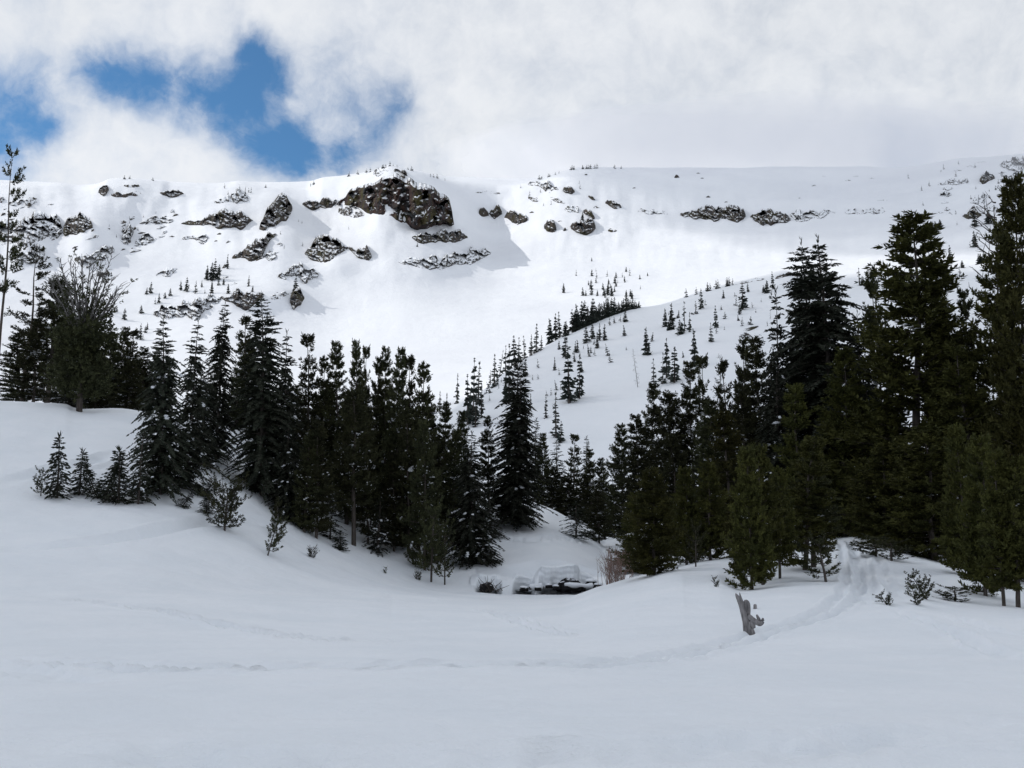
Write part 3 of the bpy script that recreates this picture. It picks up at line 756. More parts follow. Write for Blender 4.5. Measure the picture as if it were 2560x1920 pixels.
def right_block(u, v):
    return 2.2 * float(sstep(1022, 1040, u)) - .7 * float(sstep(900, 960, u) * (1 - sstep(985, 1020, u))) + .5 * math.sin(u / 6.0)
outcrop('cliff', [(840, 503, 512), (859, 494, 513), (879, 474, 515), (898, 465, 522), (917, 461, 533), (936, 455, 538), (956, 446, 536), (975, 438, 539), (990, 436, 550), (1006, 441, 558), (1017, 450, 556),
                  (1025, 446, 572), (1048, 456, 576), (1071, 463, 570), (1090, 474, 565), (1110, 486, 562), (1122, 500, 563), (1130, 528, 563), (1135, 556, 562)],
        'the great dark rust brown cliff below the summit of the mountain', 'cliff', 'cliff', None, D=9.0, rag=.16, step=1.5, lean=.30, extra=right_block, bury=.58, flute=1.7)
OUT = [
 ('snowy', [(934, 428, 438), (945, 424, 440), (958, 427, 437)], 'small snowy rock with a bush on the rounded summit above the great cliff'),
 ('snowy', [(955, 421, 430), (967, 419, 429), (980, 421, 427)], 'snow covered rock at the very top of the summit above the great cliff'),
 ('rock', [(985, 422, 430), (998, 421, 437), (1008, 424, 445), (1018, 432, 447)], 'dark rock step between the summit and the top edge of the great cliff'),
 ('rock', [(1030, 590, 599), (1050, 585, 606), (1075, 581, 604), (1100, 576, 602), (1130, 576, 605), (1150, 579, 605), (1169, 590, 597)], 'long dark ledge of rock directly under the right foot of the great cliff'),
 ('snowy', [(996, 653, 656), (1020, 648, 663), (1040, 645, 666), (1060, 640, 673), (1080, 643, 674), (1100, 640, 669), (1125, 634, 668), (1150, 630, 663), (1190, 624, 656), (1210, 625, 642), (1228, 632, 636)], 'long broken snowy band of rocks lowest below the great cliff'),
 ('rock', [(873, 616, 627), (890, 624, 640), (905, 618, 650), (918, 612, 652), (929, 635, 645)], 'blocky brown crag standing alone below the left end of the great cliff'),
 ('rock', [(756, 507, 513), (790, 500, 523), (815, 497, 524), (842, 496, 514)], 'thin dark rock ledge running out from the left end of the great cliff'),
 ('snowy', [(846, 518, 535), (860, 520, 546), (875, 516, 545), (892, 520, 540), (912, 532, 540)], 'snow patched rocks at the foot of the left end of the great cliff'),
 ('rock', [(648, 566, 578), (665, 528, 576), (680, 507, 567), (697, 489, 560), (715, 485, 550), (731, 512, 530)], 'tall slanting rock pillar with snow streaks in the gully beside the great cliff'),
 ('rock', [(580, 642, 650), (600, 626, 648), (620, 612, 650), (640, 600, 652), (655, 590, 642), (672, 583, 602), (692, 583, 592)], 'ragged rock rib running down from the foot of the slanting pillar'),
 ('snowy', [(664, 634, 648), (680, 630, 652), (696, 639, 645)], 'small snowy crag just right of the ragged rib below the pillar'),
 ('rock', [(762, 628, 638), (780, 612, 648), (800, 592, 652), (820, 582, 650), (840, 598, 645), (860, 612, 628), (874, 616, 624)], 'round dark crag with a snow roof under the left foot of the great cliff'),
 ('snowy', [(694, 690, 700), (720, 675, 699), (740, 660, 690), (755, 654, 702), (770, 670, 707), (799, 681, 689)], 'pyramid shaped snowy crag below the round dark crag'),
 ('rock', [(453, 556, 561), (490, 550, 562), (520, 540, 565), (545, 530, 572), (575, 524, 574), (600, 528, 573), (620, 540, 560), (632, 548, 553)], 'long brown wedge of rock left of the slanting pillar'),
 ('snowy', [(-8, 555, 612), (30, 552, 612), (60, 545, 622), (85, 540, 608), (110, 535, 602), (140, 533, 600), (157, 560, 590)], 'broad dark buttress seen behind the tall tree at the edge of the forest'),
 ('rock', [(158, 562, 590), (180, 545, 586), (200, 528, 580), (215, 550, 576), (232, 556, 571)], 'dark triangular crag with a pointed top next to the broad buttress'),
 ('snowy', [(40, 645, 668), (80, 620, 657), (112, 612, 643)], 'snow dusted rock slope below the broad buttress'),
 ('rock', [(246, 472, 487), (258, 458, 488), (272, 461, 480)], 'small dark notch of rock under the cornice of the ridge'),
 ('rock', [(278, 483, 492), (315, 480, 494), (352, 479, 487)], 'flat ledge of rock below the cornice of the ridge'),
 ('rock', [(310, 460, 467), (330, 457, 472), (348, 461, 468)], 'short black rock right on the crest under the cornice'),
 ('rock', [(400, 478, 484), (425, 474, 495), (460, 481, 486)], 'dark anvil shaped rock below the ridge right of the cornice'),
 ('snowy', [(536, 500, 508), (565, 495, 508), (600, 470, 506), (622, 494, 502)], 'faint rocks on the snow pyramid of the ridge'),
 ('snowy', [(20, 505, 512), (50, 495, 516), (92, 498, 507)], 'patchy rocks high on the slope above the broad buttress'),
 ('snowy', [(348, 556, 562), (370, 545, 560), (395, 538, 557), (432, 544, 560)], 'rocks dusted with snow above the scree slope'),
 ('snowy', [(338, 603, 616), (362, 592, 614), (387, 594, 602)], 'faint rocks buried in the middle of the scree slope'),
 ('snowy', [(302, 588, 602), (318, 570, 618), (334, 560, 590)], 'steep snow dusted rib on the scree slope'),
 ('snowy', [(455, 594, 600), (480, 590, 598), (492, 588, 604), (505, 584, 607), (520, 590, 600)], 'small isolated crag below the long brown wedge of rock'),
 ('snowy', [(186, 642, 655), (205, 632, 662), (230, 630, 664), (250, 622, 655), (268, 612, 648), (286, 618, 635)], 'brushy rock buttress behind the fan of bare branches'),
 ('rock', [(243, 682, 690), (258, 678, 694), (274, 676, 687)], 'dark rock toe below the brushy buttress'),
 ('snowy', [(390, 684, 692), (410, 675, 697), (430, 669, 688), (442, 666, 676)], 'small snow capped boulder field on the open slope'),
 ('snowy', [(384, 774, 786), (415, 768, 802), (440, 765, 796), (470, 756, 796), (500, 746, 791), (530, 737, 776), (552, 735, 755)], 'long snowy rock terrace low on the slope above the forest'),
 ('rock', [(552, 735, 746), (575, 741, 756), (595, 726, 763), (612, 728, 771), (640, 734, 763), (661, 732, 744)], 'dark bulging crag at the right end of the long snowy terrace'),
 ('snowy', [(674, 738, 752), (700, 732, 742), (722, 728, 738)], 'scattered rocks between the bulging crag and the small pillar'),
 ('rock', [(725, 732, 758), (735, 725, 772), (750, 722, 762), (761, 734, 748)], 'small square rock pillar with a tree on top'),
 ('snowy', [(1320, 455, 464), (1345, 451, 472), (1370, 457, 479), (1397, 468, 478)], 'rough rocks on the ridge beside the saddle'),
 ('rock', [(1407, 470, 480), (1425, 467, 486), (1437, 476, 482)], 'dark rock at the right end of the rough rocks by the saddle'),
 ('snowy', [(1320, 490, 496), (1334, 488, 502), (1346, 494, 505)], 'small pair of rocks below the rough rocks by the saddle'),
 ('snowy', [(1375, 492, 500), (1395, 496, 509), (1412, 505, 509)], 'slanting rocks in the middle of the open slope by the saddle'),
 ('rock', [(1197, 524, 540), (1208, 522, 544), (1222, 531, 542)], 'left most rock of the pair of crags across the snow from the great cliff'),
 ('rock', [(1222, 525, 535), (1238, 516, 545), (1256, 526, 540)], 'brown crag in the middle of the pair across the snow from the great cliff'),
 ('rock', [(1261, 541, 548), (1280, 523, 552), (1295, 530, 558), (1319, 538, 558)], 'larger knobby crag across the snow from the great cliff'),
 ('snowy', [(1188, 480, 483), (1215, 478, 482), (1250, 480, 485)], 'thin line of rocks high in the snow right of the great cliff'),
 ('rock', [(1360, 558, 572), (1375, 553, 583), (1391, 557, 583)], 'square brown crag low on the open slope'),
 ('snowy', [(1412, 518, 527), (1435, 511, 531), (1456, 522, 532)], 'snow roofed crag above the dark pyramid shaped crag'),
 ('rock', [(1457, 520, 531), (1475, 524, 546), (1487, 536, 551)], 'dark slanting crag beside the snow roofed crag'),
 ('rock', [(1425, 561, 571), (1445, 550, 581), (1470, 544, 586), (1489, 558, 577)], 'dark pyramid shaped crag with a small tree on it'),
 ('rock', [(1471, 486, 495), (1480, 488, 502), (1488, 495, 502)], 'single small rock high on the open slope'),
 ('rock', [(1513, 500, 511), (1535, 505, 520), (1554, 516, 522)], 'slanting dark rock high on the open slope'),
 ('snowy', [(1595, 524, 531), (1630, 522, 534), (1669, 530, 536)], 'faint rock line leading to the dark band'),
 ('rock', [(1520, 572, 580), (1531, 568, 583), (1542, 572, 581)], 'small lone crag to the right of the dark pyramid shaped crag'),
 ('rock', [(1700, 531, 540), (1730, 522, 546), (1760, 516, 549), (1785, 514, 551), (1810, 519, 546), (1840, 517, 553), (1864, 532, 549)], 'long dark rock band with brown faces high on the shaded slope'),
 ('rock', [(1876, 536, 545), (1900, 527, 560), (1930, 525, 563), (1960, 534, 559), (1977, 545, 551)], 'drooping dark rock band in the middle of the row on the shaded slope'),
 ('snowy', [(1975, 533, 546), (2010, 520, 551), (2040, 529, 546), (2070, 524, 539), (2088, 528, 537)], 'paler rock band at the end of the row on the shaded slope'),
 ('snowy', [(2113, 523, 533), (2150, 522, 536), (2175, 516, 536), (2212, 523, 533)], 'misty rock patch beyond the row of dark bands'),
 ('snowy', [(2345, 456, 463), (2380, 447, 467), (2420, 446, 456)], 'misty flat rocks near the top of the far shoulder'),
 ('rock', [(2449, 440, 456), (2465, 422, 459), (2487, 440, 449)], 'dark knob with bushes on the far shoulder'),
 ('snowy', [(2500, 408, 417), (2530, 396, 426), (2562, 388, 432)], 'grey rocks on the crest of the far shoulder'),
 ('snowy', [(2510, 440, 452), (2535, 430, 462), (2562, 436, 455)], 'grey rocks just under the crest of the far shoulder'),
 ('snowy', [(2351, 480, 492), (2365, 476, 496), (2378, 483, 492)], 'misty rocks halfway down the far shoulder'),
 ('rock', [(2406, 532, 542), (2435, 521, 551), (2454, 531, 541)], 'dark brush covered rock low on the far shoulder'),
 ('snowy', [(2432, 498, 511), (2450, 488, 508), (2467, 484, 500)], 'slanting misty rocks above the brush covered rock'),
]
MATK = {'rock': 'rock', 'snowy': 'rock_snowy'}
for k, (mk, st, lab) in enumerate(OUT):
    outcrop('rock_outcrop', st, lab.replace('left most', 'smallest'), mat=MATK[mk], seed=k * 3.7 + 1, lean=.4 if mk == 'rock' else .55, rag=.34 if mk == 'rock' else .42, bury=.42 if mk == 'rock' else .20)
MIST = [(2430, 415, 26, 5), (2455, 405, 22, 5), (2395, 425, 20, 5), (2370, 470, 26, 8), (2362, 505, 18, 8), (2368, 522, 14, 8), (2400, 452, 18, 6), (2500, 470, 24, 10), (2480, 520, 30, 14), (2450, 505, 22, 12), (2540, 480, 26, 12),
        (2530, 410, 30, 10), (2505, 430, 18, 8), (2350, 530, 16, 7), (2335, 532, 8, 5), (2375, 535, 12, 7), (2120, 450, 14, 4), (2035, 463, 16, 5), (2180, 445, 12, 3), (2205, 500, 26, 4), (2000, 498, 18, 6), (2060, 440, 10, 3), (2140, 440, 14, 3)]
for k, (u, v, w_, h_) in enumerate(MIST):
    outcrop('rock_outcrop', [(u - w_ / 2, v, v + h_ * .4), (u - w_ * .1, v - h_ / 2, v + h_ / 2), (u + w_ / 2, v - h_ * .2, v + h_ * .3)], 'small misty rock in the loose scatter on the shaded slope and far shoulder', group='small misty rocks on the far shoulder', mat='rock_snowy', seed=k * 2.3 + 400, lean=.5, rag=.5, bury=.35)
for reg, n in ((((303, 545), (440, 520), (440, 600), (303, 640)), 26), (((171, 590), (280, 560), (285, 640), (175, 670)), 12), (((0, 490), (150, 480), (120, 700), (0, 700)), 18), (((560, 590), (720, 560), (720, 700), (560, 720)), 10)):
    A = np.array(reg, float)
    for k in range(n):
        p_, q_ = rng.random(), rng.random()
        c = (A[0] * (1 - p_) + A[1] * p_) * (1 - q_) + (A[3] * (1 - p_) + A[2] * p_) * q_
        w_ = 8 + 24 * rng.random() ** 2; h_ = 5 + 9 * rng.random() ** 2; sl = .16 * w_ * (.3 + rng.random())
        outcrop('rock_outcrop', [(c[0] - w_ / 2, c[1] + sl, c[1] + sl + h_ * .5), (c[0], c[1] - h_ / 2, c[1] + h_ / 2), (c[0] + w_ / 2, c[1] - sl - h_ * .3, c[1] - sl + h_ * .2)], 'small rock in the broken streaks of scree on the sunlit slope', group='scree rocks on the sunlit slope', mat='rock_snowy' if k % 2 else 'rock', seed=k * 1.9 + 700 + A[0, 0], lean=.5, rag=.4, bury=.4)
SMALL = [(1692, 443, 14, 10), (1745, 432, 10, 5), (1755, 445, 8, 4), (1770, 492, 12, 6), (1815, 505, 8, 4), (1465, 436, 8, 4), (1585, 470, 8, 4), (1490, 518, 16, 6), (1400, 552, 10, 5), (1412, 574, 8, 16), (1330, 530, 12, 4), (660, 560, 10, 5), (700, 610, 16, 6), (430, 590, 14, 5), (550, 585, 14, 6), (540, 602, 8, 5)]
for k, (u, v, w_, h_) in enumerate(SMALL):
    outcrop('rock_outcrop', [(u - w_ / 2, v, v + h_ * .4), (u, v - h_ / 2, v + h_ / 2), (u + w_ / 2, v - h_ * .2, v + h_ * .3)], 'small lone rock poking through the snow of the mountain slope', group='small lone rocks on the mountain', mat='rock', seed=k * 2.9 + 500, lean=.5, rag=.4, bury=.5)
for k, (st, lab) in enumerate((
 ([(1938, 693, 699), (1955, 684, 693), (1972, 680, 690), (1990, 682, 691), (2006, 689, 695)], 'dark rocks on the highest point of the hill crest'),
 ([(1850, 704, 711), (1880, 697, 705), (1910, 693, 700)], 'line of dark rocks along the hill crest below its highest point'),
 ([(1858, 821, 828), (1875, 816, 826), (1896, 813, 818)], 'flat slanting rock on the hillside near the tall hemlocks'),
 ([(1848, 839, 846), (1862, 831, 846), (1877, 836, 842)], 'upper rock of the reddish pair on the hillside'),
 ([(1887, 840, 846), (1898, 835, 847), (1908, 841, 846)], 'reddish flat rock closest to the tall hemlocks on the hillside'))):
    outcrop('rock_outcrop', st, lab, mat='rock', group='rocks on the hill', rmin=120.0, rmax=460.0, seed=k * 5.1 + 90, rag=.3, step=1.2, D=.8, bury=.5)

# ------------------------------------------------------------------ conifers
def norm(a): return a / (np.linalg.norm(a, axis=-1, keepdims=True) + 1e-9)
def trunk_geo(H, r0, bend=.15, k=7, top=.98, seed=0):
    n = 12; t = np.linspace(0, 1, n)
    P = np.stack([bend * perlin(t * 2.2 + seed, 0 * t + 1.3), bend * perlin(t * 2.2 + seed, 0 * t + 7.9), t * H * top - .35 * (t == 0)], 1)
    P[:, :2] *= t[:, None] ** .7
    g = Geo(); g.tube(P, r0 * (1 - t) ** .85 + .012, k)
    return g, P
def trunk_at(P, z):
    return np.stack([np.interp(z, P[:, 2], P[:, 0]), np.interp(z, P[:, 2], P[:, 1]), z], -1)

PROTO = {}
def store(key, H, R, tg, cg, bark, needles, sg=None, extra=None):
    d = {'H': H, 'R': R, 'trunk': tg.mesh('trunk', M[bark], True), 'crown': cg.mesh('crown', M[needles])}
    if sg is not None and sg.n: d['snow'] = sg.mesh('branch_snow', M['clump'], True)
    PROTO[key] = d

def hemlock(key, H, R, base=.03, dz=.26, per=6, shape=.75, droop=.5, rough=.25, needles='fir', snow=0, tip=1.0, seed=0, gaps=.0, twin=None, tw=.42):
    """spiky conifer: whorls of drooping branches carrying flat sprays"""
    g, P = trunk_geo(H, .008 * H + .02, .02 * H, seed=seed)
    cg = Geo(); SP = []
    nl = int(H * (1 - base) / dz)
    stems = [(0.0, 0.0, H, 1.0)] + ([twin] if twin else [])
    for sx, sy, SH, fr in stems:
        if sx or sy:
            t = np.linspace(0, 1, 8)
            g.tube(np.stack([sx * np.minimum(1, t * 3), sy * np.minimum(1, t * 3), SH * (.12 + .86 * t)], 1), .01 * SH * (1 - t) + .012, 6)
        for i in range(nl):
            q = base + (1 - base) * i / nl
            nb = per + rng.integers(-1, 2) if q < .85 else 4
            if rng.random() < gaps: nb = 2
            for _ in range(max(2, nb)):
                z = SH * (base + (1 - base) * (i + rng.random() * 1.5) / nl); z = min(z, SH * .985); q = z / SH
                a = rng.random() * 2 * np.pi
                L = R * fr * ((1 - q) ** shape * (1 - .35 * np.exp(-q * 14)) + .035) * (1 + rough * rng.normal())
                L = max(L, .12)
                n = int(np.clip(L / .085, 5, 34))
                s = (np.arange(n) + rng.random(n)) / n
                s = .12 + .88 * s
                up = (.45 if q > .8 else .12) * tip
                dr = droop * (1.0 if q < .8 else .6)
                out = np.array([math.cos(a), math.sin(a), 0.]); sd = np.array([-math.sin(a), math.cos(a), 0.])
                B = np.array([trunk_at(P, np.array([z]))[0]]) + np.array([[sx, sy, 0.]])
                pts = B + out * (L * s)[:, None] + np.array([0, 0, 1.]) * (L * (up * s - dr * s * s))[:, None]
                tang = out[None] + np.array([0, 0, 1.]) * (up - 2 * dr * s)[:, None]
                for sgn in (-1, 1):
                    d = norm(tang * .75 + sgn * sd * (.75 + .25 * rng.random((n, 1))) + np.array([0, 0, -.32]) * rng.random((n, 1)) + .12 * rng.normal(size=(n, 3)))
                    l = tw * (.35 + .65 * (1 - s)) * min(1.0, .35 + L / 1.6) * (.75 + .5 * rng.random(n))
                    cg.kites(pts, d, l, l * .36)
                    k = rng.random(n) < .85
                    cg.kites((pts + d * (l * .45)[:, None])[k], norm(d + sgn * .5 * tang + .5 * rng.normal(size=d.shape))[k], (l * .6)[k], (l * .26)[k])
                cg.kites(pts[-2:], norm(tang[-2:] + .1 * rng.normal(size=(2, 3))), tw * .6, .08)
                if L > .5:
                    t = np.linspace(0, .85, 4)
                    g.tube(B + out * (L * t)[:, None] + np.array([0, 0, 1.]) * (L * (up * t - dr * t * t))[:, None], .018 * L * (1 - t) + .006, 3, False)
                if q < .72 and L > .45: SP.append((pts, L))
        # leader
        top = np.array([trunk_at(P, np.array([SH * .97]))[0]]) + np.array([[sx, sy, 0.]])
        cg.kites(np.repeat(top, 10, 0) + np.array([0, 0, 1.]) * (rng.random(10) * .05 * H)[:, None], norm(np.array([[0, 0, 1.]]) + .35 * rng.normal(size=(10, 3))), .30, .05)
    store(key, H, R, g, cg, 'bark', needles, snow_on(SP, snow))

def snow_on(SP, n, big=1.0):
    if not n or not SP: return None
    sg = Geo()
    for _ in range(int(n * .8)):
        pts, L = SP[rng.integers(len(SP))]
        m = int(rng.integers(2, 6)); i = rng.integers(0, max(1, len(pts) - m))
        Q = pts[i:i + m] + rng.normal(size=(len(pts[i:i + m]), 3)) * .03 + np.array([[0, 0, .03]])
        k = (.30 + .7 * rng.random() ** 2) * big
        if rng.random() < .05: k *= 2.0
        S = np.array([[.085, .085, .050]]) * k * (1 + .8 * rng.random((len(Q), 3)))
        sg.lumps(Q, S)
    return sg

def tufts(cg, C, A, size, nb=14, spread=.75):
    """bottle brush needle tufts at C pointing along A"""
    n = len(C)
    if n == 0: return
    Cn = np.repeat(C, nb, 0); An = np.repeat(norm(A), nb, 0)
    sz = np.repeat(np.broadcast_to(size, n), nb)
    t = rng.random(n * nb)
    Rr = rng.normal(size=(n * nb, 3)); Rr -= An * np.sum(Rr * An, 1, keepdims=True); Rr = norm(Rr)
    D = norm(An * (.45 + .5 * t[:, None]) + Rr * spread)
    cg.kites(Cn + An * (t * sz)[:, None], D, sz * (.44 + .22 * rng.random(n * nb)), sz * .21)

def pine(key, H, R, base=.08, dz=.42, per=4, shape=.8, rise=.35, tuft=.42, dens=2.6, needles='pine', snow=0, clump=.25, gaps=0.0, seed=0, nb=14, bark='bark', ragged=.3, r0=None):
    """pine: upturned branches ending in dense needle tufts"""
    g, P = trunk_geo(H, (.009 * H + .02) if r0 is None else r0, .03 * H, seed=seed)
    cg = Geo(); SP = []
    nl = int(H * (1 - base) / dz)
    for i in range(nl):
        z = H * (base + (1 - base) * (i + rng.random()) / nl); q = z / H
        nbr = max(2, per + rng.integers(-1, 2))
        if rng.random() < gaps: nbr = 1
        for _ in range(nbr):
            a = rng.random() * 2 * np.pi
            L = R * ((1 - q) ** shape * (1 - .45 * np.exp(-(q - base) * 9)) + .06) * (1 + ragged * rng.normal())
            L = max(L, .18)
            zz = np.array([0, 0, 1.]); out = np.array([math.cos(a), math.sin(a), 0.]); sd = np.array([-math.sin(a), math.cos(a), 0.])
            n = max(3, int(L * dens / tuft * 1.45))
            s = .18 + .82 * (np.arange(n) + rng.random(n)) / n; s[-1] = 1.0
            B = trunk_at(P, np.array([z]))[0]
            rs = rise * (.4 + q)
            pts = B + out * (L * s)[:, None] + zz * (L * (-.12 * s + rs * s * s))[:, None]
            tang = out[None] + zz * (-.12 + 2 * rs * s)[:, None]
            off = clump * L * (rng.random(n) - .5) * 2 * s
            C = pts + sd * off[:, None] + zz * (.25 * clump * L * rng.normal(size=n))[:, None]
            A = norm(tang * .8 + zz * (.25 + .45 * rng.random((n, 1))) + sd * (off / (clump * L + 1e-6))[:, None] * .7 + .18 * rng.normal(size=(n, 3)))
            tufts(cg, C, A, tuft * (.7 + .5 * rng.random(n)), nb)
            t = np.linspace(0, .95, 4)
            g.tube(B + out * (L * t)[:, None] + zz * (L * (-.12 * t + rs * t * t))[:, None], .016 * L * (1 - t) + .008, 3, False)
            if q < .75 and L > .4: SP.append((C, L))
    top = trunk_at(P, np.array([H * .955, H * .97, H * .93]))
    tufts(cg, top, norm(zz + .2 * rng.normal(size=(3, 3))), tuft * .9, nb)
    store(key, H, R, g, cg, bark, needles, snow_on(SP, snow))

hemlock('hemlock_tall', 16, 2.6, shape=.62, dz=.30, per=8, snow=40, seed=1, tw=.5)
hemlock('hemlock_tall_b', 15, 2.3, dz=.29, per=8, snow=18, seed=7, tw=.5, gaps=.05, rough=.32, shape=.62)
hemlock('hemlock_mid', 10, 2.0, per=9, dz=.20, snow=110, seed=2)
hemlock('hemlock_mid_b', 10, 1.7, per=8, dz=.21, snow=110, seed=3, gaps=.12, rough=.35)
hemlock('hemlock_twin', 12, 1.75, per=8, dz=.21, snow=90, seed=4, twin=(.95, .15, 11.2, .75))
hemlock('hemlock_thin', 9, 1.15, dz=.22, per=7, snow=35, seed=5, rough=.3, gaps=.1)
hemlock('hemlock_sapling', 2.4, .50, dz=.085, per=8, base=.04, tw=.25, droop=.35, snow=0, seed=6, rough=.2)
hemlock('hemlock_small', 4.0, 1.0, dz=.16, per=5, base=.04, tw=.28, droop=.45, snow=30, seed=8)
pine('pine_big', 16, 2.5, base=.03, dz=.30, per=7, needles='olive', tuft=.44, seed=1, snow=14, dens=2.6, shape=.95)
pine('pine_big_b', 15, 2.0, base=.06, dz=.34, per=6, needles='olive', tuft=.42, shape=.9, seed=2, snow=12, gaps=.1, ragged=.4)
pine('pine_mid', 10, 1.55, base=.04, dz=.25, per=6, tuft=.33, seed=3, snow=90)
pine('pine_mid_b', 10, 1.35, base=.05, dz=.27, per=6, tuft=.34, seed=4, snow=90, gaps=.12, ragged=.42)
pine('pine_mid_c', 11, 1.25, base=.05, dz=.27, per=6, tuft=.31, seed=5, snow=70, shape=.7, ragged=.35)
pine('pine_thin', 9, .85, base=.06, dz=.26, per=5, tuft=.31, seed=6, snow=40, gaps=.1)
pine('pine_trunk', 12, 1.7, base=.26, dz=.31, per=6, tuft=.42, seed=7, snow=80, ragged=.4, shape=.5, r0=.20)
pine('pine_olive', 9, 1.4, base=.03, dz=.24, per=7, needles='olive', tuft=.34, seed=8, snow=8, ragged=.42, shape=.65)
pine('pine_olive_b', 9, 1.15, base=.06, dz=.26, per=6, needles='olive', tuft=.36, seed=9, snow=8, gaps=.08)
pine('pine_young', 5.5, 1.0, base=.04, dz=.17, per=6, needles='olive', tuft=.28, seed=10, snow=4, shape=.75)
pine('pine_young_b', 5.5, .85, base=.14, dz=.18, per=6, needles='olive', tuft=.28, seed=11, snow=4, shape=.7, ragged=.35)
pine('pine_sparse', 18, 1.6, base=.40, dz=.75, per=3, tuft=.48, seed=12, snow=10, gaps=.2, bark='bark', ragged=.45, shape=.4, r0=.17)
pine('pine_sapling', 1.9, .55, base=.12, dz=.20, per=3, tuft=.20, seed=13, rise=.9, clump=.2, nb=16, shape=.3, dens=1.5, r0=.03)
pine('pine_bush', 2.0, .95, base=.10, dz=.16, per=4, tuft=.22, seed=14, rise=.75, clump=.3, nb=16, shape=.15, dens=1.5, r0=.05)

def bare_tree(key, H, R, n=44, bark='grey_bark', seed=0, tuft=0):
    g, P = trunk_geo(H, .011 * H + .02, .03 * H, seed=seed); cg = Geo()
    for i in range(n):
        z = H * (.12 + .86 * (i + rng.random()) / n); q = z / H; a = rng.random() * 6.283
        L = R * ((1 - q) ** .7 + .08) * (.6 + .7 * rng.random())
        t = np.linspace(0, 1, 5); out = np.array([math.cos(a), math.sin(a), 0]); B = trunk_at(P, np.array([z]))[0]
        Q = B + out * (L * t)[:, None] + np.array([0, 0, 1.]) * (L * (.15 * t - .25 * t * t))[:, None] + .03 * rng.normal(size=(5, 3)) * t[:, None]
        g.tube(Q, .02 * L * (1 - t) + .006, 3, False)
        cg.kites(np.repeat(Q[2:], 3, 0), norm(out + .7 * rng.normal(size=(9, 3))), .22 * R, .03)
    store(key, H, R, g, cg, bark, 'pine')
bare_tree('bare', 10, 1.3, seed=3)

def far_conifer(key, H, R, per=7, dz=.46, shape=.8, mat='far', gaps=0., tw=.8, lean=0.):
    g = Geo(); t = np.linspace(0, 1, 4)
    g.tube(np.stack([0 * t, 0 * t, H * .96 * t - .4 * (t == 0)], 1), .02 * H * (1 - t) + .03, 4)
    cg = Geo(); nl = int(H * .95 / dz)
    for i in range(nl):
        q = .05 + .95 * (i + rng.random()) / nl; z = q * H
        nb = per if rng.random() > gaps else 1
        a = rng.random(nb) * 6.283
        L = R * ((1 - q) ** shape * (1 - .3 * np.exp(-q * 10)) + .10) * (1 + .3 * rng.normal(size=nb))
        L = np.maximum(L, .15)
        out = np.stack([np.cos(a), np.sin(a), 0 * a], 1)
        D = norm(out + np.array([0, 0, -.35]) + .15 * rng.normal(size=(nb, 3)))
        B = np.array([[0, 0, z]]) + 0 * out
        cg.kites(B, D, L * 1.1, .55 * np.minimum(L, .9) + .12)
        cg.kites(B + out * (L * .4)[:, None], norm(D + .6 * rng.normal(size=D.shape)), L * .6, .35 * L + .1)
        cg.kites(B + out * (L * .25)[:, None], norm(D + .6 * rng.normal(size=D.shape)), L * .6, .35 * L + .1)
    cg.kites(np.array([[0, 0, H * .9]] * 3), norm(np.array([[0, 0, 1.]] * 3) + .1 * rng.normal(size=(3, 3))), H * .1, .25)
    store(key, H, R, g, cg, 'bark', mat)
for k in range(3):
    far_conifer('far_%d' % k, 10, 1.35, gaps=.05 + .08 * k)
    far_conifer('spire_%d' % k, 10, .85, per=6, gaps=.06 * k, tw=.6)
    far_conifer('tiny_%d' % k, 8, 1.1, per=4, dz=1.0, gaps=.1)
    far_conifer('frost_%d' % k, 6, 1.2, per=4, dz=.8, mat='rime', gaps=.1)
    far_conifer('ragged_%d' % k, 10, 1.5, per=4, dz=.6, gaps=.35)

USED = {}
def plant(name, key, u, vtop, base, wpx, label, cat=None, group=None, lean=0.0, rmin=None, rmax=None, sink=.1, spin=None):
    d = PROTO[key]
    if base >= 200:
        th, r, z = hit(u, base, rmin or 8.0, rmax or 115.0)
    else:
        dx, dy, _ = (float(q) for q in pix_dir(u, 1300)); th = math.atan2(dx, dy); r = float(base); z = ground(th, r)
    # azimuth of the foot is taken half way up so that tall trees stand where the photo shows them
    p = xyz(th, r, z)
    tp = pix_at(u, vtop, r)
    Hm = max(tp.z - z, .15)
    Wm = wpx / F * r
    sx = Wm / (2 * d['R']) * (.80 if key.startswith('pine') and d['H'] > 5 else 1.0); sz = (Hm + sink) / d['H']
    if wpx <= 0: sx = sz
    root = bpy.data.objects.new(name, None); COL.objects.link(root)
    root.location = (p.x, p.y, z - sink)
    sp = rng.random() * 6.283 if spin is None else spin
    root.rotation_mode = 'ZYX' if False else 'XYZ'
    q = Matrix.Rotation(-th, 4, 'Z') @ Matrix.Rotation(math.radians(lean), 4, 'Y') @ Matrix.Rotation(sp, 4, 'Z')
    root.rotation_euler = q.to_euler()
    root.scale = (sx, sx, sz)
    for part in ('trunk', 'crown', 'snow'):
        if part in d:
            o = bpy.data.objects.new('branch_snow' if part == 'snow' else part, d[part])
            COL.objects.link(o); o.parent = root
            if part == 'snow': o['kind'] = 'stuff'
    return tag(root, label, cat or ('pine tree' if 'pine' in name else 'hemlock' if 'hemlock' in name else 'conifer'), group)

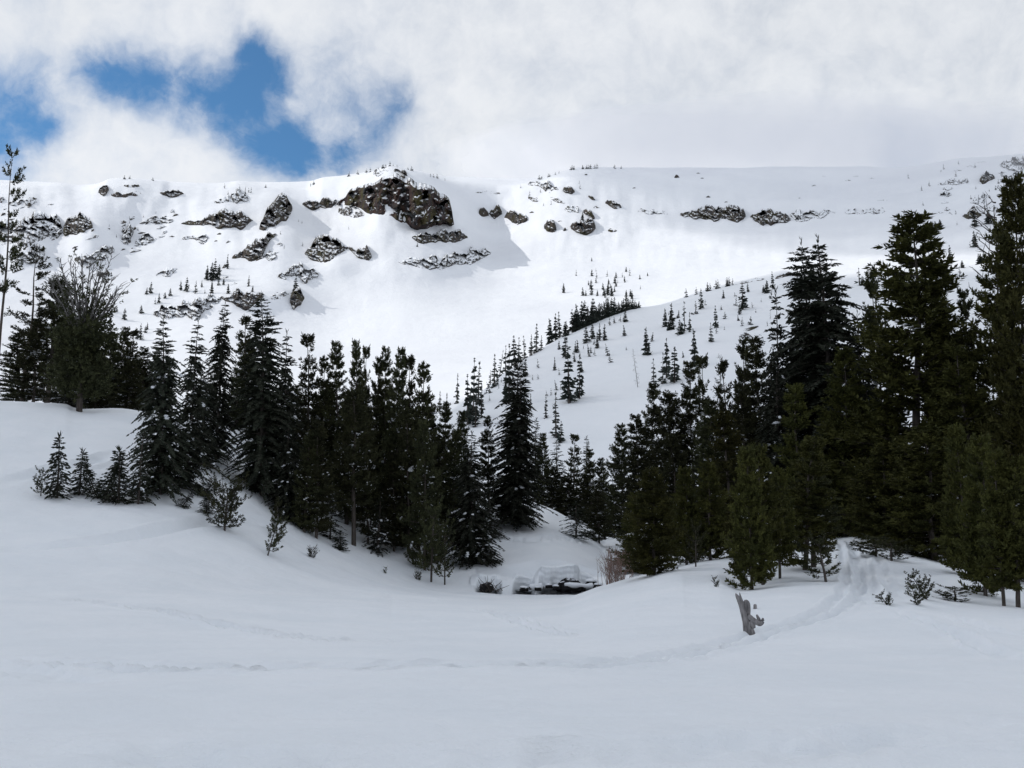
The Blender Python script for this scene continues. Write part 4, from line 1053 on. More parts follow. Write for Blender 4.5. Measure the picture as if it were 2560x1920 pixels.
# ------------------------------------------------------------------ clouds: unseen ones placed for shade, seen ones on the skyline
def cloud(center, size, label, density, seed=0, color=(.98, .98, 1.0)):
    n = (64, 28)
    V, f = lumpy((0, 0, 0), size, n=n, amp=.16, seed=seed, flat=-.5)
    mt = bpy.data.materials.new('cloud_vapour'); mt.use_nodes = True
    t = N(mt.node_tree); t.n.clear()
    vo = t.new('ShaderNodeVolumePrincipled')
    vo.inputs['Color'].default_value = c4(*color)
    vo.inputs['Density'].default_value = density
    vo.inputs['Anisotropy'].default_value = .3
    t.l.new(vo.outputs[0], t.new('ShaderNodeOutputMaterial').inputs['Volume'])
    o = link('cloud', make_mesh('cloud', V, [f], mt, True), loc=center)
    return tag(o, label, None, None, 'stuff')
cloud((-1125, 320, 930), (520, 350, 130), 'unseen cloud placed toward the sun to shade the meadow', .0075, 3)  # added out of view on the sun side to shade meadow and hill
cloud((-470, 1090, 1120), (470, 380, 110), 'unseen cloud placed to shade the far shoulder of the mountain', .009, 9)  # also out of view, put in so its shadow falls on the right slope

def bank_cloud(u, v, r, size, label, dens, seed):
    cloud(pix_at(u, v, r), size, label, dens, seed)
bank_cloud(1880, 396, 1235, (360, 150, 46), 'pale cloud trailing along the skyline of the mountain', .009, 14)
bank_cloud(2470, 440, 1120, (190, 130, 60), 'thin cloud drifting over the far shoulder', .0022, 21)

# ------------------------------------------------------------------ trees near the meadow
BANK = 'trees on top of the snow bank'
SLOPE = 'trees standing down the bank to the stream'
RIGHT = 'trees beside the packed trail'
NEAR = [
 # forest on top of the bank
 ('pine_tree', 'pine_sparse', -34, 366, 80, 84, 'tallest sparse pine at the picture edge whose bare grey trunk rises from the bank', BANK),
 ('pine_tree', 'pine_sparse', 32, 612, 84, 95, 'thin ragged pine standing just behind the tallest edge pine', BANK),
 ('pine_tree', 'pine_trunk', 97, 697, 86, 130, 'bushy topped pine between the edge pines and the fan of bare branches', BANK),
 ('pine_tree', 'pine_mid_b', 62, 800, 82, 110, 'short dark pine filling the gap below the thin ragged edge pine', BANK),
 ('pine_tree', 'pine_mid', 135, 800, 88, 130, 'dark pine directly beside the foot of the fan of bare branches', BANK),
 ('hemlock_tree', 'hemlock_small', 152, 935, 76, 95, 'small snow laden hemlock on the rim of the bank', BANK),
 ('pine_tree', 'pine_mid_b', 252, 836, 90, 85, 'greyish pine just right of the trunk with the fan of bare branches', BANK),
 ('pine_tree', 'pine_mid', 284, 822, 92, 85, 'round topped pine in the low group behind the open bank', BANK),
 ('pine_tree', 'pine_thin', 308, 826, 88, 62, 'narrow pine with a thin bare lower trunk in the low group behind the open bank', BANK),
 ('pine_tree', 'pine_mid_c', 335, 868, 90, 75, 'shorter pine touching the twin hemlocks from behind', BANK),
 ('pine_tree', 'pine_mid', 222, 880, 86, 80, 'low dark pine hiding the foot of the greyish pine', BANK),
 ('pine_tree', 'pine_mid_c', 20, 830, 90, 110, 'dark pine behind the trunk of the tallest edge pine', BANK),
 ('pine_tree', 'pine_mid', 190, 900, 92, 100, 'low pine seen under the crown with the bare branches', BANK),
 ('pine_tree', 'pine_mid_b', 362, 882, 92, 75, 'ragged pine half hidden behind the twin hemlocks', BANK),
 ('pine_tree', 'pine_mid', 305, 905, 84, 90, 'broad low pine at the back of the open bank', BANK),
 # twin hemlocks and neighbours
 ('hemlock_tree', 'hemlock_mid', 402, 800, 1236, 165, 'left one of the big twin hemlocks behind the row of saplings', SLOPE),
 ('hemlock_tree', 'hemlock_mid_b', 462, 806, 1222, 130, 'right one of the big twin hemlocks with a thin whip like top', SLOPE),
 ('hemlock_tree', 'hemlock_mid_b', 500, 905, 1165, 110, 'shorter hemlock leaning against the right twin hemlock', SLOPE),
 ('hemlock_tree', 'hemlock_tall_b', 539, 756, 1150, 105, 'tall spiky hemlock standing between the twin hemlocks and the snowy hemlock', SLOPE),
 ('pine_tree', 'pine_thin', 594, 793, 74, 75, 'slim pine whose trunk stands on the skyline of the bank', SLOPE),
 ('pine_tree', 'pine_trunk', 612, 850, 75, 80, 'pine with a bare trunk between the slim pine and the snowy hemlock', SLOPE),
 ('hemlock_tree', 'hemlock_tall', 655, 743, 1240, 195, 'largest hemlock on the bank, loaded with snow pads on its lower boughs', SLOPE),
 ('hemlock_tree', 'hemlock_mid_b', 704, 836, 1262, 120, 'hemlock pressed against the far side of the largest snow loaded hemlock', SLOPE),
 ('hemlock_tree', 'hemlock_mid', 722, 1050, 1300, 110, 'short dark hemlock at the foot of the largest snow loaded hemlock', SLOPE),
 ('pine_tree', 'pine_thin', 767, 840, 66, 85, 'slender pine column rising alone right of the largest hemlock', SLOPE),
 ('pine_tree', 'pine_mid_b', 806, 900, 66, 90, 'medium pine just right of the slender pine column', SLOPE),
 ('pine_tree', 'pine_mid_c', 848, 858, 66, 100, 'dense pine with a blunt top and a snow ball caught in its crown', SLOPE),
 ('pine_tree', 'pine_mid', 884, 862, 65, 90, 'pine with a double bristly top in the middle of the bank forest', SLOPE),
 ('pine_tree', 'pine_thin', 908, 870, 68, 48, 'very narrow pine spike between two bushy pines', SLOPE),
 ('pine_tree', 'pine_mid_b', 927, 900, 66, 80, 'ragged pine with an open top behind the tall bulky pine', SLOPE),
 ('pine_tree', 'pine_mid_c', 958, 872, 66, 80, 'pine with a loose tufted tip just left of the bulky pine', SLOPE),
 ('pine_tree', 'pine_mid', 988, 882, 64, 110, 'bulky broad topped pine in the bank forest', SLOPE),
 ('pine_tree', 'pine_thin', 1017, 895, 66, 70, 'narrow pine hugging the right side of the bulky pine', SLOPE),
 ('pine_tree', 'pine_mid_b', 1048, 918, 64, 120, 'pine with upswept branches at the right end of the tall bank forest', SLOPE),
 ('pine_tree', 'pine_mid_c', 790, 1055, 1345, 100, 'brownish green pine in front of the bank forest near the two bare trunks', SLOPE),
 ('pine_tree', 'pine_trunk', 884, 980, 1363, 125, 'pine on a straight bare grey trunk at the edge of the snow', SLOPE),
 ('pine_tree', 'pine_trunk', 866, 1000, 1310, 110, 'pine on a dark trunk standing behind the bare grey trunk', SLOPE),
 ('pine_tree', 'pine_mid_c', 760, 1080, 1330, 90, 'pine whose feathery lower boughs touch the snow above the tiny dark hemlock', SLOPE),
 ('hemlock_tree', 'hemlock_small', 825, 1240, 1348, 80, 'small feathery hemlock under the brownish green pine', SLOPE),
 ('hemlock_tree', 'hemlock_small', 945, 1250, 1382, 85, 'small hemlock draped with a strip of snow beside the bare grey trunk', SLOPE),
 ('pine_tree', 'pine_mid_c', 985, 1130, 1378, 80, 'thin stemmed pine with grey lower branches behind the snow draped hemlock', SLOPE),
 ('pine_tree', 'pine_mid_b', 920, 1040, 1360, 95, 'pine in the shade between the grey trunk and the snow draped hemlock', SLOPE),
 ('pine_tree', 'pine_mid', 1062, 1060, 1425, 110, 'snow speckled pine in front of the tall bank forest', SLOPE),
 ('pine_tree', 'pine_mid_b', 1022, 1030, 1385, 110, 'snow speckled pine deep inside the bank forest', SLOPE),
 ('pine_tree', 'pine_sapling', 1078, 1280, 1455, 75, 'slim young pine with snow between its tufts above the stream bank', SLOPE),
 ('pine_tree', 'pine_sapling', 1112, 1330, 1462, 55, 'smaller young pine hanging over the meadow next to the slim young pine', SLOPE),
 ('pine_tree', 'pine_mid', 1130, 1080, 66, 115, 'dark snow flecked pine between the bank forest and the double topped hemlock', SLOPE),
 ('hemlock_tree', 'hemlock_mid', 1180, 1085, 1410, 150, 'dark hemlock with low boughs sweeping down toward the undercut snow banks', SLOPE),
 ('hemlock_tree', 'hemlock_small', 1205, 1280, 1412, 110, 'low spreading hemlock bough touching the snow over the stream', SLOPE),
 ('pine_tree', 'pine_mid_c', 1102, 1010, 70, 85, 'pine filling the dip of the treeline left of the double topped hemlock', SLOPE),
 ('pine_tree', 'pine_mid', 1160, 1035, 72, 85, 'pine with a rounded crown left of the double topped hemlock', SLOPE),
 ('pine_tree', 'pine_mid_b', 1223, 1045, 74, 75, 'pine touching the left side of the double topped hemlock', SLOPE),
 ('hemlock_tree', 'hemlock_twin', 1282, 898, 1312, 165, 'big double topped hemlock loaded with snow above the stream', SLOPE),
 ('hemlock_tree', 'hemlock_small', 1225, 1230, 1345, 75, 'small hemlock at the left foot of the double topped hemlock', SLOPE),
 ('hemlock_tree', 'hemlock_thin', 1334, 1050, 96, 55, 'thin hemlock behind the right side of the double topped hemlock', SLOPE),
 ('pine_tree', 'pine_mid', 1358, 1088, 96, 70, 'bristly pine in the low group right of the double topped hemlock', SLOPE),
 ('hemlock_tree', 'hemlock_thin', 1400, 1105, 100, 75, 'hemlock with a spire top in the low group behind the stream', SLOPE),
 ('pine_tree', 'pine_thin', 1435, 1088, 104, 60, 'narrow pine in the low group behind the stream', SLOPE),
 ('hemlock_tree', 'hemlock_thin', 1464, 1096, 106, 50, 'hemlock with a dark needle thin tip in the low group behind the stream', SLOPE),
 ('pine_tree', 'pine_mid_b', 1480, 1127, 100, 75, 'round shouldered pine near the low end of the group behind the stream', SLOPE),
 ('pine_tree', 'pine_mid', 1511, 1150, 96, 75, 'last pine of the low group before the snowy saddle', SLOPE),
 ('pine_tree', 'pine_mid_c', 1425, 1190, 98, 90, 'dark low pine at the back of the snow hump', SLOPE),
 ('pine_tree', 'pine_mid', 1380, 1170, 96, 85, 'snow flecked low pine behind the snow hump', SLOPE),
 ('hemlock_tree', 'hemlock_small', 1440, 1260, 1345, 90, 'hemlock on the crest of the snow hump with one long drooping bough', SLOPE),
 ('pine_tree', 'pine_mid_b', 1498, 1230, 1358, 75, 'dark pine standing in the snowy saddle', SLOPE),
 ('pine_tree', 'pine_mid', 1535, 1215, 92, 80, 'pine half hidden behind the steep snow cornice', SLOPE),
 ('pine_tree', 'pine_mid_c', 1470, 1200, 104, 80, 'pine in the back row of the low group behind the stream', SLOPE),
 # forest right of the stream
 ('pine_tree', 'pine_mid', 1563, 1068, 88, 90, 'tufted pine at the stream end of the dark forest', RIGHT),
 ('pine_tree', 'pine_mid_b', 1633, 968, 84, 100, 'open crowned pine with long upswept branches at the stream end of the dark forest', RIGHT),
 ('pine_tree', 'pine_mid_c', 1602, 1040, 80, 85, 'dark pine under the open crowned pine', RIGHT),
 ('pine_tree', 'pine_trunk', 1680, 985, 78, 95, 'pine with a pale trunk showing through its open crown', RIGHT),
 ('pine_tree', 'pine_mid_b', 1738, 914, 78, 105, 'shaggy pine with a blunt crown before the hillside', RIGHT),
 ('pine_tree', 'pine_thin', 1776, 893, 80, 62, 'slim pine with a pointed tip before the hillside', RIGHT),
 ('dead_pine_tree', 'bare', 1805, 876, 80, 62, 'bare grey dead tree between two green pine tips', RIGHT),
 ('pine_tree', 'pine_thin', 1834, 905, 76, 66, 'slim pine right of the bare grey dead tree', RIGHT),
 ('pine_tree', 'pine_mid_b', 1867, 856, 74, 85, 'open topped pine left of the spiky hemlocks', RIGHT),
 ('pine_tree', 'pine_mid_c', 1922, 845, 72, 115, 'dense pine with a sharp tip at the foot of the spiky hemlocks', RIGHT),
 ('hemlock_tree', 'hemlock_mid_b', 1966, 735, 70, 110, 'lower spiky hemlock at the near side of the tall hemlock pair', RIGHT),
 ('hemlock_tree', 'hemlock_tall', 2054, 610, 70, 205, 'tall spiky hemlock with a hooked tip, left one of the pair', RIGHT),
 ('hemlock_tree', 'hemlock_tall', 2097, 604, 68, 270, 'tall spiky hemlock with long feathery boughs, right one of the pair', RIGHT),
 ('hemlock_tree', 'hemlock_tall_b', 1998, 690, 72, 140, 'shaggy hemlock behind the lower spiky hemlock', RIGHT),
 ('hemlock_tree', 'hemlock_mid', 2160, 790, 66, 140, 'feathery hemlock against the right flank of the tall hemlock pair', RIGHT),
 ('pine_tree', 'pine_mid_b', 2222, 685, 68, 105, 'pine with a crooked tip between the hemlock pair and the great pine', RIGHT),
 ('pine_tree', 'pine_big', 2297, 556, 60, 390, 'great dense pine with clumpy tufts rising above the trail', RIGHT),
 ('pine_tree', 'pine_big_b', 2392, 712, 62, 130, 'pine with a pointed crown on the far flank of the great dense pine', RIGHT),
 ('pine_tree', 'pine_mid_b', 2455, 735, 62, 95, 'thin pine tip showing left of the tree with dead branches', RIGHT),
 ('pine_tree', 'pine_big_b', 2515, 560, 58, 170, 'rough pine carrying bare dead branches at its top', RIGHT),
 ('pine_tree', 'pine_big', 2592, 446, 54, 210, 'tallest pine cut by the picture edge beyond the trail', RIGHT),
 ('pine_tree', 'pine_big_b', 2445, 860, 56, 190, 'dark pine filling the forest below the tree with dead branches', RIGHT),
 ('pine_tree', 'pine_big', 2110, 880, 62, 185, 'dark pine with a thick trunk at the head of the trail', RIGHT),
 ('pine_tree', 'pine_mid', 1790, 1010, 70, 120, 'dark pine in the middle of the shaded forest edge', RIGHT),
 ('pine_tree', 'pine_mid', 1690, 1090, 72, 110, 'dark pine behind the olive green young pines', RIGHT),
 ('pine_tree', 'pine_mid', 1860, 980, 68, 130, 'dark pine above the grove of young pines', RIGHT),
 ('hemlock_tree', 'hemlock_mid', 1960, 920, 66, 150, 'black looking hemlock in the depth of the forest', RIGHT),
 ('hemlock_tree', 'hemlock_mid', 2190, 960, 62, 150, 'snow speckled hemlock in the gap above the trail', RIGHT),
 ('pine_tree', 'pine_olive_b', 1827, 1038, 60, 115, 'tall olive young pine behind the grove', RIGHT),
 ('pine_tree', 'pine_olive_b', 2012, 970, 60, 110, 'tall slender olive pine behind the trail head', RIGHT),
 ('pine_tree', 'pine_olive', 1636, 1180, 1437, 115, 'olive pine standing closest to the willow shrub', RIGHT),
 ('pine_tree', 'pine_olive', 1596, 1240, 1432, 90, 'low dark olive pine bending over the willow shrub', RIGHT),
 ('pine_tree', 'pine_young', 1717, 1180, 1412, 110, 'olive young pine with two tips in the row above the meadow', RIGHT),
 ('pine_tree', 'pine_young_b', 1680, 1255, 1420, 80, 'short olive pine in the row above the meadow', RIGHT),
 ('pine_tree', 'pine_young', 1776, 1168, 1400, 125, 'broad olive young pine at the end of the row above the meadow', RIGHT),
 ('pine_tree', 'pine_sapling', 1739, 1322, 1417, 55, 'bright yellowish green little pine in front of the row', RIGHT),
 ('pine_tree', 'pine_young', 1880, 1134, 1474, 125, 'front pine of the grove of young pines behind the stump', RIGHT),
 ('pine_tree', 'pine_young_b', 1908, 1124, 1462, 120, 'pine in the middle of the grove of young pines behind the stump', RIGHT),
 ('pine_tree', 'pine_young_b', 1950, 1180, 1446, 95, 'pine at the trail end of the grove of young pines', RIGHT),
 ('pine_tree', 'pine_young_b', 1853, 1230, 1462, 70, 'short bushy pine on the meadow side of the grove', RIGHT),
 ('pine_tree', 'pine_olive_b', 2012, 1100, 1425, 130, 'young pine with a slanting bare stem next to the trail', RIGHT),
 ('pine_tree', 'pine_trunk', 2034, 1150, 1418, 110, 'young pine on a straight bare stem next to the trail', RIGHT),
 ('pine_tree', 'pine_sapling', 2066, 1352, 1455, 75, 'bent little pine growing at the very edge of the trail', RIGHT),
 ('pine_tree', 'pine_olive', 2215, 1120, 52, 150, 'olive pine spreading low over the far side of the trail', RIGHT),
 ('pine_tree', 'pine_olive', 2330, 1080, 50, 190, 'dense olive pine below the great pine', RIGHT),
 ('pine_tree', 'pine_sapling', 2190, 1345, 1392, 80, 'small low pine bough at the head of the trail', RIGHT),
 ('pine_tree', 'pine_sapling', 2228, 1355, 1402, 70, 'dark little pine at the snow edge right of the trail', RIGHT),
 ('pine_tree', 'pine_young', 2413, 1082, 42, 120, 'olive young pine left of the three front pines by the trail', RIGHT),
 ('pine_tree', 'pine_young', 2464, 1106, 1490, 140, 'dense olive young pine in the middle of the front pines by the trail', RIGHT),
 ('pine_tree', 'pine_young_b', 2545, 1160, 1518, 140, 'front young pine with two bare stems at the picture edge', RIGHT),
 ('pine_tree', 'pine_young_b', 2510, 1140, 1515, 110, 'young pine squeezed between the front pines by the trail', RIGHT),
 ('pine_tree', 'pine_sapling', 2223, 1482, 1512, 40, 'tiny leaning pine seedling on the snow beside the trail', RIGHT),
 ('pine_tree', 'pine_sapling', 2294, 1468, 1512, 44, 'knee high pine seedling left of the front pines', RIGHT),
 ('pine_tree', 'pine_sapling', 2322, 1432, 1500, 58, 'drooping pine branch bent to the snow in front of the forest', RIGHT),
 ('pine_tree', 'pine_sapling', 2388, 1470, 1503, 70, 'low pine boughs spreading over the snow under the front pines', RIGHT),
 ('pine_tree', 'pine_sapling', 1788, 1445, 1467, 20, 'tiny pine seedling alone on the snow left of the stump', RIGHT),
 # saplings on the bank
 ('pine_tree', 'pine_sapling', 102, 1178, 1240, 38, 'tiny pine at the meadow end of the sapling row', 'saplings on the bank'),
 ('hemlock_tree', 'hemlock_sapling', 143, 1094, 1245, 58, 'tallest slim hemlock sapling of the row', 'saplings on the bank'),
 ('hemlock_tree', 'hemlock_sapling', 197, 1130, 1238, 52, 'neat cone shaped hemlock sapling standing apart in the row', 'saplings on the bank'),
 ('hemlock_tree', 'hemlock_sapling', 246, 1146, 1246, 42, 'hemlock sapling bent over toward its neighbour in the row', 'saplings on the bank'),
 ('hemlock_tree', 'hemlock_sapling', 258, 1134, 1248, 52, 'hemlock sapling leaning away from the bent one', 'saplings on the bank'),
 ('hemlock_tree', 'hemlock_sapling', 296, 1128, 1258, 66, 'bushy hemlock sapling next to the twin hemlocks', 'saplings on the bank'),
 ('hemlock_tree', 'hemlock_small', 345, 1084, 1260, 85, 'young hemlock growing right against the twin hemlocks', 'saplings on the bank'),
 ('hemlock_tree', 'hemlock_sapling', 502, 1190, 1238, 60, 'sprawling hemlock seedling on the snow right of the twin hemlocks', 'saplings on the bank'),
 ('hemlock_tree', 'hemlock_sapling', 453, 1228, 1267, 36, 'tiny hemlock tip poking out of the snow below the twin hemlocks', 'saplings on the bank'),
 ('hemlock_tree', 'hemlock_sapling', 516, 1232, 1282, 42, 'little hemlock touching the round pine bush', 'saplings on the bank'),
 ('pine_bush', 'pine_bush', 561, 1226, 1326, 88, 'round open pine bush standing alone on the bank', 'saplings on the bank'),
 ('pine_tree', 'pine_sapling', 668, 1300, 1388, 52, 'brownish pine sapling with snow between its tufts', 'saplings on the bank'),
 ('pine_tree', 'pine_sapling', 692, 1262, 1345, 44, 'pine sapling just behind the brownish one', 'saplings on the bank'),
 ('pine_tree', 'pine_bush', 779, 1374, 1393, 22, 'tiny dark pine tuft alone on the snow below the forest', 'saplings on the bank'),
 ('hemlock_tree', 'hemlock_sapling', 851, 1330, 1374, 42, 'tiny broad hemlock in front of the bare trunks', 'saplings on the bank'),
 ('hemlock_tree', 'hemlock_sapling', 620, 1154, 1206, 28, 'tiny hemlock at the left foot of the largest snow loaded hemlock', 'saplings on the bank'),
 ('pine_tree', 'pine_sapling', 964, 1419, 1433, 12, 'twig like seedling on the snow slope above the stream', 'saplings on the bank'),
 ('pine_tree', 'pine_bush', 1045, 1433, 1449, 16, 'dark tuft poking out of the snow near the stream', 'saplings on the bank'),
]
LEAN = {'hemlock sapling bent over toward its neighbour in the row': -22, 'hemlock sapling leaning away from the bent one': 16, 'tiny leaning pine seedling on the snow beside the trail': -30,
        'bent little pine growing at the very edge of the trail': -8, 'brownish pine sapling with snow between its tufts': 14, 'drooping pine branch bent to the snow in front of the forest': -28,
        'sprawling hemlock seedling on the snow right of the twin hemlocks': 40, 'young pine with a slanting bare stem next to the trail': 6, 'knee high pine seedling left of the front pines': -12,
        'thin ragged pine standing just behind the tallest edge pine': 2, 'tiny hemlock tip poking out of the snow below the twin hemlocks': 30}
NEED = {'brownish pine sapling with snow between its tufts', 'round open pine bush standing alone on the bank'}
for nm, key, u, vt, base, wpx, lab, grp in NEAR:
    wpx = wpx * (1.24 if grp == RIGHT and wpx > 60 and 'young' not in key else 1.0)
    plant(nm, key, u, vt, base, wpx, lab, group=grp, lean=LEAN.get(lab, random.uniform(-2.2, 2.2)))

for k in range(18):                                                   # the dark depth of the bank forest
    u = 560 + 560 * (k + rng.random()) / 18; vt = np.interp(u, [560, 700, 850, 1000, 1120], [930, 945, 950, 960, 1075]) + 45 * rng.random()
    plant('pine_tree', ('pine_mid', 'pine_mid_b', 'pine_thin', 'pine_mid_c')[k % 4], u, vt, 70 + 9 * rng.random(), 85 + 30 * rng.random(), 'dark pine deep in the shade of the bank forest behind the front trees', group='trees in the depth of the bank forest', lean=random.uniform(-2, 2))
for k in range(8):
    u = 215 + 165 * (k + rng.random()) / 8
    plant('pine_tree', ('pine_mid', 'pine_mid_c')[k % 2], u, 885 + 40 * rng.random(), 96 + 8 * rng.random(), 75 + 25 * rng.random(), 'low dark pine in the back rows behind the open snow bank', group='pines in the back rows behind the open bank', lean=random.uniform(-2, 2))

# old whitebark pine with a fan of bare limbs
def fan_pine():
    th, r, z = hit(198, 1029, 8, 115)
    root = link('fan_topped_pine', None, loc=xyz(th, r, z - .3)); root.rotation_euler = (0, 0, -th)
    tag(root, 'old pine with a tall fan of nearly bare branches above a dark crown', 'pine tree', BANK)
    k = r / F
    top = (1029 - 640) * k
    g = Geo(); cg = Geo(); bg = Geo()
    n = 8; t = np.linspace(0, 1, n)
    g.tube(np.stack([-.004 * top * t * 10 * .1, 0 * t, top * .48 * t], 1), .21 * (1 - .4 * t), 9)
    base = np.array([-.05, 0, top * .42])
    for i in range(30):
        a = -1.0 + 2.0 * i / 29 + .1 * rng.normal(); ay = rng.normal() * .45
        L = top * (.50 + .12 * rng.random()) * (1 - .22 * abs(a))
        tt = np.linspace(0, 1, 9)
        Q = base + np.stack([L * .62 * math.sin(a * .85) * tt ** 1.15, L * .4 * ay * tt, L * math.cos(a * .55) * tt ** (.9 + .25 * abs(a))], 1)
        Q += .05 * rng.normal(size=Q.shape) * tt[:, None]
        bg.tube(Q, .060 * (1 - tt) ** .8 + .012, 5, False)
        for j in range(18):
            s = .2 + .8 * rng.random(); P0 = np.array([np.interp(s, tt, Q[:, c]) for c in range(3)])
            d = norm(np.array([math.sin(a) * .5 + .6 * rng.normal(), .6 * rng.normal(), .8]))
            l = .35 + .5 * rng.random(); m4 = np.linspace(0, 1, 4)[:, None]
            bg.tube(P0 + d * l * m4 + .04 * rng.normal(size=(4, 3)) * m4, .02 * (1 - m4[:, 0]) + .007, 3, False)
            if s < .45 + .25 * rng.random() or rng.random() < .22:
                tufts(cg, (P0 + d * l)[None], d[None], .30 + .12 * rng.random(), 12)
    for i in range(420):                                            # dark lower crown
        q = rng.random(); zz = top * (.12 + .42 * q); a = rng.random() * 6.283
        rr = (1.9 + .5 * math.sin(q * 9)) * rng.random() ** .5 * (1 - .25 * q) * (.45 + .55 * min(1, q * 3))
        P0 = np.array([rr * math.cos(a), rr * math.sin(a), zz])
        tufts(cg, P0 + .25 * rng.normal(size=(3, 3)), norm(np.array([math.cos(a), math.sin(a), .5]) + .4 * rng.normal(size=(3, 3))), .42, 14)
    link('trunk', g.mesh('trunk', M['bark'], True), root)
    link('bare_branches', bg.mesh('bare_branches', M['grey_bark'], True), root)
    link('crown', cg.mesh('crown', M['pine']), root)
fan_pine()

def dead_top():
    p = pix_at(2496, 600, 60.5); th = math.atan2(p.x, p.y); z = ground(th, 60.5)
    root = link('dead_pine_tree', None, loc=(p.x, p.y, z - .2)); root.rotation_euler = (0, 0, -th)
    tag(root, 'dead tree whose bare forked branches stand against the snow beside the tallest pine', 'dead tree', RIGHT)
    g = Geo(); bg = Geo()
    H = pix_at(2496, 484, 60.5).z - z
    t = np.linspace(0, 1, 14)
    g.tube(np.stack([.12 * np.sin(t * 5), .1 * np.cos(t * 4), H * .97 * t], 1), .17 * (1 - t) + .02, 7)
    for i in range(34):
        s = .55 + .44 * rng.random(); a = rng.choice([0, math.pi]) + .7 * rng.normal(); L = (1 - s) * 4.0 + .5 + .5 * rng.random()
        tt = np.linspace(0, 1, 6); o = np.array([math.cos(a), math.sin(a), 0.])
        Q = np.array([0, 0, H * s]) + o * (L * .8 * tt)[:, None] + np.array([0, 0, 1.]) * (L * .75 * tt ** 1.5)[:, None] + .05 * rng.normal(size=(6, 3)) * tt[:, None]
        bg.tube(Q, .035 * (1 - tt) + .012, 4, False)
        for j in range(4):
            d = norm(o * .5 + np.array([0, 0, .7]) + .5 * rng.normal(size=3)); P0 = Q[rng.integers(2, 6)]
            m4 = np.linspace(0, 1, 3)[:, None]
            bg.tube(P0 + d * (.25 + .4 * rng.random()) * m4, .014 * (1 - m4[:, 0]) + .008, 3, False)
    link('trunk', g.mesh('trunk', M['bark'], True), root); link('bare_branches', bg.mesh('bare_branches', M['bark'], True), root)
dead_top()

# ------------------------------------------------------------------ willow shrub by the stream
def willow():
    th, r, z = hit(1538, 1456, 20, 60)
    root = link('willow_shrub', None, loc=xyz(th, r + .5, z - .15)); root.rotation_euler = (0, 0, -th)
    tag(root, 'leafless reddish brown willow shrub between the stream and the olive pines', 'shrub')
    g = Geo()
    H = 85 * r / F
    for i in range(95):
        a = rng.normal() * .42; b_ = rng.normal() * .35; L = H * (.6 + .55 * rng.random()) * (1 - .18 * abs(a))
        t = np.linspace(0, 1, 6); x0 = .30 * rng.normal()
        Q = np.stack([x0 + L * .55 * math.sin(a) * t + .10 * L * a * t * t, .2 * rng.normal() + L * b_ * t, L * t * math.cos(a * .8)], 1) + .02 * rng.normal(size=(6, 3)) * t[:, None]
        g.tube(Q, .009 * (1 - t) + .003, 3, False)
        for j in range(3):
            s = rng.integers(2, 5); d = norm(np.array([a + .35 * rng.normal(), .3 * rng.normal(), 1.])); m3 = np.linspace(0, 1, 3)[:, None]
            g.tube(Q[s] + d * L * .28 * m3, .006 * (1 - m3[:, 0]) + .003, 3, False)
    link('stems', g.mesh('stems', M['twig']), root)
willow()
def stream_twigs():
    p = pix_at(1222, 1478, 56.6)
    root = link('twigs', None, loc=p); tag(root, 'dark bare twigs sticking out over the water below the first snow bank', 'twigs')
    g = Geo()
    for i in range(26):
        d = norm(np.array([.8 * rng.normal(), .3 * rng.normal(), .9])); L = .35 + .6 * rng.random(); t = np.linspace(0, 1, 5)
        Q = np.array([.35 * rng.normal(), .1 * rng.normal(), 0]) + d * (L * t)[:, None] + .04 * rng.normal(size=(5, 3))
        g.tube(Q, .018 * (1 - t) + .007, 4, False)
    link('stems', g.mesh('stems', M['bark']), root)
stream_twigs()

